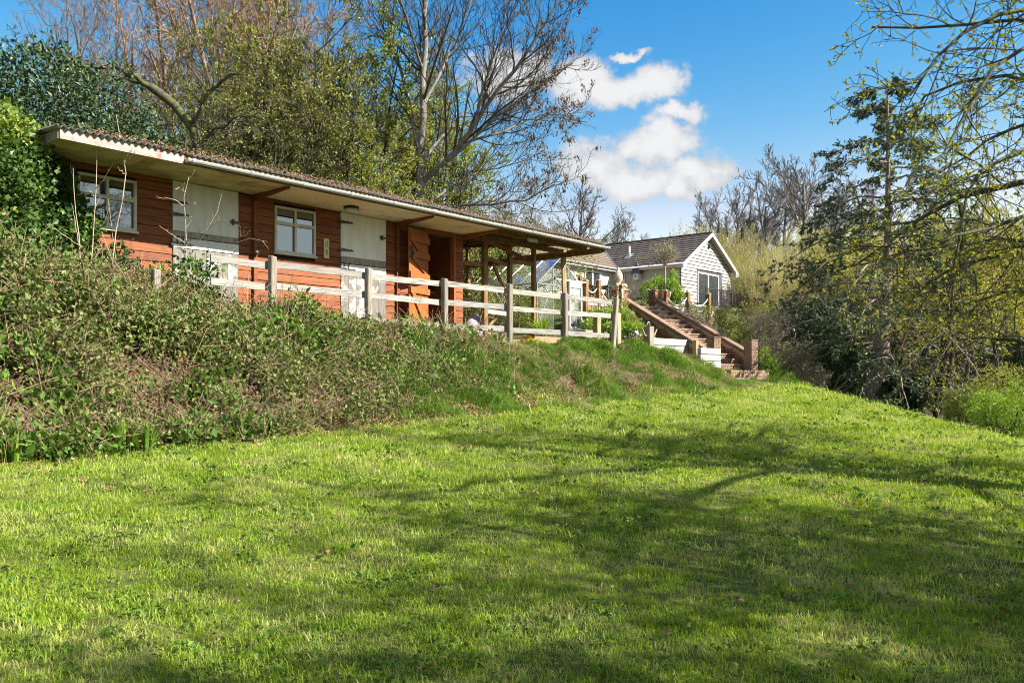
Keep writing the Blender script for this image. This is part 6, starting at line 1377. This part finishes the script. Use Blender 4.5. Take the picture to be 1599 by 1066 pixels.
def ivy():
    rng = np.random.default_rng(220)
    P, I = [], []
    def vol(lumps, n, light, shell=.6):
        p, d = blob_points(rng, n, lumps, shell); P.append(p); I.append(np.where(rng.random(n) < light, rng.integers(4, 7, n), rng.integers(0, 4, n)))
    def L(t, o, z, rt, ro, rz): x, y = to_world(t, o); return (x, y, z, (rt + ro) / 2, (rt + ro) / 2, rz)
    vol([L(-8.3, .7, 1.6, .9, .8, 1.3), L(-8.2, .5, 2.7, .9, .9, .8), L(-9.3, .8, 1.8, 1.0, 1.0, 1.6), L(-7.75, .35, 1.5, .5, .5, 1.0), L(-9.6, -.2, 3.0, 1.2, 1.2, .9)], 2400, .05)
    vol([L(-8.3, .4, 3.35, .8, .8, .38), L(-9.2, .5, 3.55, .9, .9, .42), L(-7.7, .3, 3.3, .5, .5, .28), L(-9.0, .9, 3.2, .6, .6, .4)], 800, .85)  # top lumps mostly take the paler leaf: sunlight painted in as colour
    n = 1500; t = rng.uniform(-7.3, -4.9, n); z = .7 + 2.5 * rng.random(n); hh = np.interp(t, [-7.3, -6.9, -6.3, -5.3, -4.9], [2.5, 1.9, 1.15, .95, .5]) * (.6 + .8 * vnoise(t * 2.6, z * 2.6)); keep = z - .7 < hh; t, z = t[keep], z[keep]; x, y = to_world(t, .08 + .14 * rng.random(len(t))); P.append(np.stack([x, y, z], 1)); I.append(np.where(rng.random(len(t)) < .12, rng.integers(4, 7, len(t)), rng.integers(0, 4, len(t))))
    # ivy hump in front of the left door
    vol([L(wall_t(300, 1.4), 1.4, 1.35, .3, .3, .45), L(wall_t(320, 1.4), 1.5, 1.0, .3, .3, .35), L(wall_t(270, 1.5), 1.5, 1.2, .3, .3, .3)], 110, .25)
    P = np.concatenate(P); I = np.concatenate(I); n = len(P)
    o = scatter('ivy_mass', 'thick dark ivy with sunlight painted into its paler top leaves smothering the left end of the stable', 'ivy', P, np.stack([rng.uniform(-.7, .7, n), rng.uniform(-.7, .7, n), rng.uniform(0, 6.28, n)], 1), rng.uniform(.7, 1.25, n), I, ivyA + ivyB)
ivy()
# ---- brambles on the bank
brB = [leaf_cluster('broad_sprig', 400 + k, 20, .095, .075, .19, M['leaf_big'], up=.5, stems=2, stemm=M['stem_dry']) for k in range(3)]
brC = [leaf_cluster('reddish_sprig', 410 + k, 26, .05, .04, .16, M['leaf_red'], up=.4, stems=4, stemm=M['stem_dry']) for k in range(2)]
brA = [leaf_cluster('bramble_sprig', 230 + k, 34, .066, .052, .17, M['leaf_bramble'], up=.45, stems=2, stemm=M['stem_dry']) for k in range(6)]
def dry_sprig(seed):
    rng = np.random.default_rng(seed); S = []
    for _ in range(7): a = rng.random() * 6.28; d = np.array([math.cos(a), math.sin(a), 0]); S.append(np.array([[0, 0, -.05], d * .12 + [0, 0, rng.uniform(.1, .3)], d * rng.uniform(.25, .45) + [0, 0, rng.uniform(.0, .3)]]))
    V, Q = tubes(np.array([resample(s, 5) for s in S]), np.full((7, 6), .0026), 3); n = 9; p = rng.normal(0, .12, (n, 3)); V2, Q2 = leaf_quads(rng, p, rng.normal(0, 1, (n, 3)), .05, .03)
    return source('dry_sprig', np.concatenate([V, V2]), [Q, Q2 + len(V)], [M['stem_dry'], M['litter']], rng.random(len(V) + len(V2)), np.r_[np.zeros(len(Q)), np.ones(len(Q2))])
brD = [dry_sprig(240 + k) for k in range(4)]
def thick(t): return np.interp(t, [-12, -7.6, -5.9, -4.5, -3.2, -1.8, -.5, .4], [.62, .60, .50, .34, .20, .13, .09, .0])
def brambles():
    rng = np.random.default_rng(250); n = 9200
    t = rng.uniform(-10.5, .3, n); o = rng.uniform(.25, 4.25, n)
    edge = 4.0 + .45 * (vnoise(t * 1.4, t * 0 + 2) - .5) - .5 * smooth(-4.5, -1.5, t)
    x, y = to_world(t, o); g_ = ground(x, y); th = thick(t) * (.18 + 1.5 * vnoise(t * 1.15, o * 1.15) + .3 * vnoise(t * 4, o * 4)) * (1 - .75 * smooth(3.0, 4.0, o)) * np.where(o < 2.0, smooth(.2, 1.9, o) * .8 + .2, 1)
    pk = vnoise(t * 2.8 + 40, o * 2.8)
    keep = (o < edge) & ~((o < 2.0) & (t > -4.4)) & (rng.random(n) < np.interp(t, [-3.5, -1.5, .3], [1.0, .6, .2]) * np.where(pk < .36, .22, 1.0) * np.where(o > 3.3, .75, 1))
    z = g_ + th * rng.random(n) ** .35 + .02
    dry = rng.random(n) < np.clip(.03 + .28 * (pk < .30) + .22 * smooth(2.9, 3.8, o) + .14 * smooth(-4, -1, t), 0, .6)
    cl = vnoise(t * 1.1 + 60, o * 1.1 + 3); c2 = vnoise(t * 1.5 + 90, o * 1.5)
    idx = np.where(dry, 6 + rng.integers(0, 4, n), np.where((cl > .52) & (rng.random(n) < .85), 10 + rng.integers(0, 3, n), np.where((c2 > .66) & (rng.random(n) < .65), 13 + rng.integers(0, 2, n), rng.integers(0, 6, n))))
    k = keep; m_ = k.sum()
    scatter('bramble_thicket', 'dense green and brown bramble thicket covering the bank below the stable', 'brambles', np.stack([x, y, z], 1)[k], np.stack([rng.uniform(-.6, .6, m_), rng.uniform(-.6, .6, m_), rng.uniform(0, 6.28, m_)], 1), rng.uniform(.6, 1.15, m_), idx[k], brA + brD + brB + brC)
brambles()
# ---- grasses
def tuft(name, seed, n, h, w, rad, mt, lean=.5, flop=.5):
    rng = np.random.default_rng(seed); a = rng.random(n) * 6.28; d = np.stack([np.cos(a), np.sin(a), np.zeros(n)], 1); o = np.stack([rng.normal(0, rad, n), rng.normal(0, rad, n), np.full(n, -.01)], 1)
    hh = (h * rng.uniform(.5, 1.15, n))[:, None]; ln = (lean * rng.uniform(.1, 1, n))[:, None]; f = rng.random(n) * 6.28; sd = np.stack([np.cos(f), np.sin(f), np.zeros(n)], 1) * w / 2
    up = np.array([0, 0, 1.0]); m1 = o + d * hh * ln * .35 + up * hh * .55; tp = o + d * hh * ln * (1 + flop * .3) + up * hh * (1 - .35 * ln * (1 + flop))
    V = np.stack([o - sd, o + sd, m1 - sd * .8, m1 + sd * .8, tp], 1).reshape(-1, 3); b0 = np.arange(n) * 5
    return source(name, V, [np.stack([b0, b0 + 1, b0 + 3, b0 + 2], 1), np.stack([b0 + 2, b0 + 3, b0 + 4], 1)], mt, np.repeat(rng.random(n), 5))
def clover(name, seed):
    rng = np.random.default_rng(seed); n = 9; p = np.stack([rng.normal(0, .03, n), rng.normal(0, .03, n), rng.uniform(.012, .028, n)], 1); V, Q = leaf_quads(rng, p, rng.normal(0, 1, (n, 3)) * [1, 1, .25], .022, .02, .05); return source(name, V, [Q], M['grass_dark'], np.repeat(rng.random(n), 4))
gL = [tuft('grass_tuft', 260 + k, 16, .042, .0042, .032, M['grass'], .9, .6) for k in range(6)] + [clover('weed_tuft', 270 + k) for k in range(2)]
def lawn_grass():
    rng = np.random.default_rng(280); P = []; S = []; I = []
    for (y0, y1, dens, sc) in ((3.2, 5.5, 700, 1.2), (5.5, 8, 480, 1.35), (8, 12, 280, 1.65), (12, 18, 160, 2.1), (18, 26, 80, 2.7)):
        xw = lambda y: .64 * y + 2.4
        A = (y1 - y0) * 2 * xw(y1); n = int(A * dens); y = rng.uniform(y0, y1, n); x = rng.uniform(-1, 1, n) * xw(y1); k = (np.abs(x) < .62 * y + 2.2)
        t, o = to_local(x, y); ed = 3.85 + .4 * (vnoise(t * 1.3, t * 0 + 7) - .5) - .1 * smooth(-2.5, 0, t); k &= (o > ed - .25) | ((t > 12.2) & (o > 2.2)); k &= (x < 10.0)
        pt = vnoise(x * 2.1 + 3, y * 2.1); k &= rng.random(n) < np.where(pt < .24, .5, 1.0) * np.where(vnoise(x * 11, y * 11) < .36, .3, 1.0)
        x, y = x[k], y[k]; n = len(x); P.append(np.stack([x, y, ground(x, y)], 1)); S.append(sc * rng.uniform(.65, 1.2, n) * (.5 + .6 * vnoise(x * 3.3, y * 3.3 + 9) + .5 * vnoise(x * 9 + 5, y * 9)))
        wd = vnoise(x * 1.7 + 20, y * 1.7) * .6 + vnoise(x * 6, y * 6) * .4; I.append(np.where((rng.random(n) < .03 + .10 * (wd > .62)), rng.integers(6, 8, n), rng.integers(0, 6, n)))
    P = np.concatenate(P); S = np.concatenate(S); I = np.concatenate(I); n = len(P)
    scatter('lawn_grass', 'short sunlit mown lawn grass in the foreground', 'grass', P, np.stack([rng.normal(0, .15, n), rng.normal(0, .15, n), rng.uniform(0, 6.28, n)], 1), S, I, gL)
lawn_grass()
gB = [tuft('bank_tuft', 290 + k, 26, .20, .008, .05, M['grass_long'], .9, .9) for k in range(4)] + [tuft('dry_tuft', 300 + k, 22, .20, .007, .05, M['grass_dry'], 1.1, 1.2) for k in range(3)] + [leaf_cluster('weed_sprig', 310 + k, 16, .05, .035, .07, M['leaf_bramble'], up=.4) for k in range(2)]
def bank_grass():
    rng = np.random.default_rng(320); n = 24000; t = rng.uniform(-4, 14.5, n); o = rng.uniform(1.0, 4.4, n); x, y = to_world(t, o)
    pk = vnoise(t * 1.6 + 11, o * 1.6); p2 = vnoise(t * 2.9 + 5, o * 2.9 + 8)
    top = np.interp(t, [-4, -.5, 1.5, 5, 7, 8.3, 11, 14.5], [2.4, 2.0, 1.9, 1.6, 1.8, 2.6, 3.0, 2.2])
    k = (o > top) & (o < 4.3 - .4 * vnoise(t * 2, o * 0)) & (rng.random(n) < np.interp(t, [-4, -2, 0, 1.5], [.12, .5, .9, 1]))
    dry = rng.random(n) < np.clip(np.where(p2 > .60, .75, .08) * smooth(-1, 1, t) + .15 * (t < 3), 0, .8); weed = rng.random(n) < np.where((pk < .38) & (t < 7), .5, .05)
    k &= ~((pk < .30) & (t < 4) & (rng.random(n) < .6))
    i = np.where(weed, 7 + rng.integers(0, 2, n), np.where(dry, 4 + rng.integers(0, 3, n), rng.integers(0, 4, n)))
    s = np.interp(o, [2, 3, 3.6, 4.2], [.55, 1.1, 1.25, .7]) * rng.uniform(.6, 1.15, n) * (.45 + 1.15 * pk); m_ = k.sum()
    # blades on the slope lean downhill
    al = math.atan2(-UX, UY) * 0 + ANG
    rx = rng.normal(.35, .3, n); rz = np.full(n, ANG) + rng.normal(0, .7, n)
    scatter('bank_grass', 'long rough green and straw tussocks on the bank below the fence', 'grass', np.stack([x, y, ground(x, y)], 1)[k], np.stack([rx, rng.normal(0, .25, n), rz], 1)[k], s[k], i[k], gB)
bank_grass()
def hill_cover():
    rng = np.random.default_rng(330); n = 5200; x = rng.uniform(7.8, 17, n); y = rng.uniform(11, 34, n); t, o = to_local(x, y); k = (o > 2) & (rng.random(n) < .75) & (x > 8.2 + .6 * vnoise(y * .8, y * 0)); i = np.where(rng.random(n) < .5, 7 + rng.integers(0, 2, n), rng.integers(0, 7, n)); m_ = k.sum()
    scatter('slope_undergrowth', 'rough grass and weeds on the slope beyond the lawn', 'undergrowth', np.stack([x, y, ground(x, y)], 1)[k], np.stack([rng.normal(0, .3, n), rng.normal(0, .3, n), rng.uniform(0, 6.28, n)], 1)[k], rng.uniform(.8, 1.7, n)[k], i[k], gB)
    n = 5200; t = rng.uniform(5, 30, n); o = rng.uniform(-16, 2.2, n); x, y = to_world(t, o); k = ~((t > 8.2) & (t < 11.6) & (o > -1.4)) & ~((t > 5.8) & (t < 8.3) & (o < -1.1) & (o > -4)); m_ = k.sum(); i = rng.integers(0, 7, n)
    scatter('terrace_grass', 'rough grass between the vegetable beds and on the terrace', 'grass', np.stack([x, y, ground(x, y)], 1)[k], np.stack([rng.normal(0, .2, n), rng.normal(0, .2, n), rng.uniform(0, 6.28, n)], 1)[k], rng.uniform(.4, .9, n)[k], i[k], gB)
hill_cover()
def litter():
    rng = np.random.default_rng(340); src = []
    for k in range(4):
        r = np.random.default_rng(341 + k); n = 5; V, Q = leaf_quads(r, r.normal(0, .03, (n, 3)) * [1, 1, .25], r.normal(0, 1, (n, 3)) * [1, 1, .3], .045, .03, .3); src.append(source('dead_leaf', V, [Q], M['litter'], np.repeat(r.random(n), 4)))
    P = []
    n = 1500; t = rng.uniform(-10, 5, n); o = 3.95 + rng.normal(0, .22, n) - .4 * smooth(-2.5, 0, t); x, y = to_world(t, o); P.append(np.stack([x, y, ground(x, y) + .012], 1))
    n = 160; x = rng.uniform(-6, 7, n); y = rng.uniform(3.5, 14, n); P.append(np.stack([x, y, ground(x, y) + .03], 1)[to_local(x, y)[1] > 4.1])
    n = 5200; t = rng.uniform(-10, 1.5, n); o = rng.uniform(1.8, 4.0, n); x, y = to_world(t, o); P.append(np.stack([x, y, ground(x, y) + .02 + .05 * rng.random(n)], 1))
    P = np.concatenate(P); n = len(P); scatter('fallen_leaves', 'scattered brown dead leaves along the foot of the bank', 'dead leaves', P, np.stack([rng.normal(0, .3, n), rng.normal(0, .3, n), rng.uniform(0, 6.28, n)], 1), rng.uniform(.5, 1.2, n), rng.integers(0, 4, n), src)
    # twigs and leaves lying on the roof edge
    n = 1500; t = rng.uniform(-7.0, 5.3, n); yb = -OV - .05 + rng.random(n) ** 2 * .5; z = ZF + zs(t) + .185 + math.tan(math.radians(5)) * (yb + OV) + .03 * rng.random(n); x, y = to_world(t, -yb); k = rng.random(n) < np.interp(t, [-7, -5, -3, 2, 5], [.25, .8, 1, .7, .35])
    scatter('roof_litter', 'drift of dead leaves and moss lying along the stable roof edge', 'dead leaves', np.stack([x, y, z], 1)[k], np.stack([rng.normal(0, .5, n), rng.normal(0, .5, n), rng.uniform(0, 6.28, n)], 1)[k], rng.uniform(.5, 1.1, n)[k], rng.integers(0, 4, n)[k], src)
litter()
b = foot(392, 4.3); m = MB().tube([(-.12, 0, .03), (0, .02, .05), (.14, 0, .03)], [.016, .022, .014], 6); o = m.build('fallen_stick', M['bark_dark'], None, True, loc=(b[0], b[1], b[2])); tag(o, 'short dark fallen stick at the lawn edge below the brambles', 'stick')
# ---- trees outside the frame on the sunny side, whose shade falls across the lawn
for (p, x, y, rot, s, lb) in [(pS, 18.5, 3.6, .3, .8, 'bare tree standing right of the lawn outside the picture'), (pS2, 14.0, -.6, 2.5, .85, 'broad bare tree right of the camera outside the picture'), (pC, 10.6, 1.3, 1.2, .85, 'catkin tree right of the camera outside the picture'), (pB, 11.6, 3.6, 3.2, .85, 'third tall twiggy tree right of the camera outside the picture'), (pN, 12.5, -1.4, 4.2, 1.7, 'second thorn tree right of the camera outside the picture'), (pB, 11.5, .6, .9, .9, 'tall twiggy tree right of the camera outside the picture'), (pB, 10.8, -2.2, 2.9, .9, 'second tall twiggy tree right of the camera outside the picture'), (pG2, 9.5, -3.2, .4, 1.2, 'budding tree behind the camera to the right'), (pN, 8.6, 4.0, 2.2, 1.25, 'thorn tree just outside the right edge'), (pN, 9.9, 1.4, 2.0, 1.75, 'larger thorn tree just outside the right edge')]:
    copy_tree(p, (x, y, gz(x, y) - .1), rot, s, lb, 'trees outside the right edge')
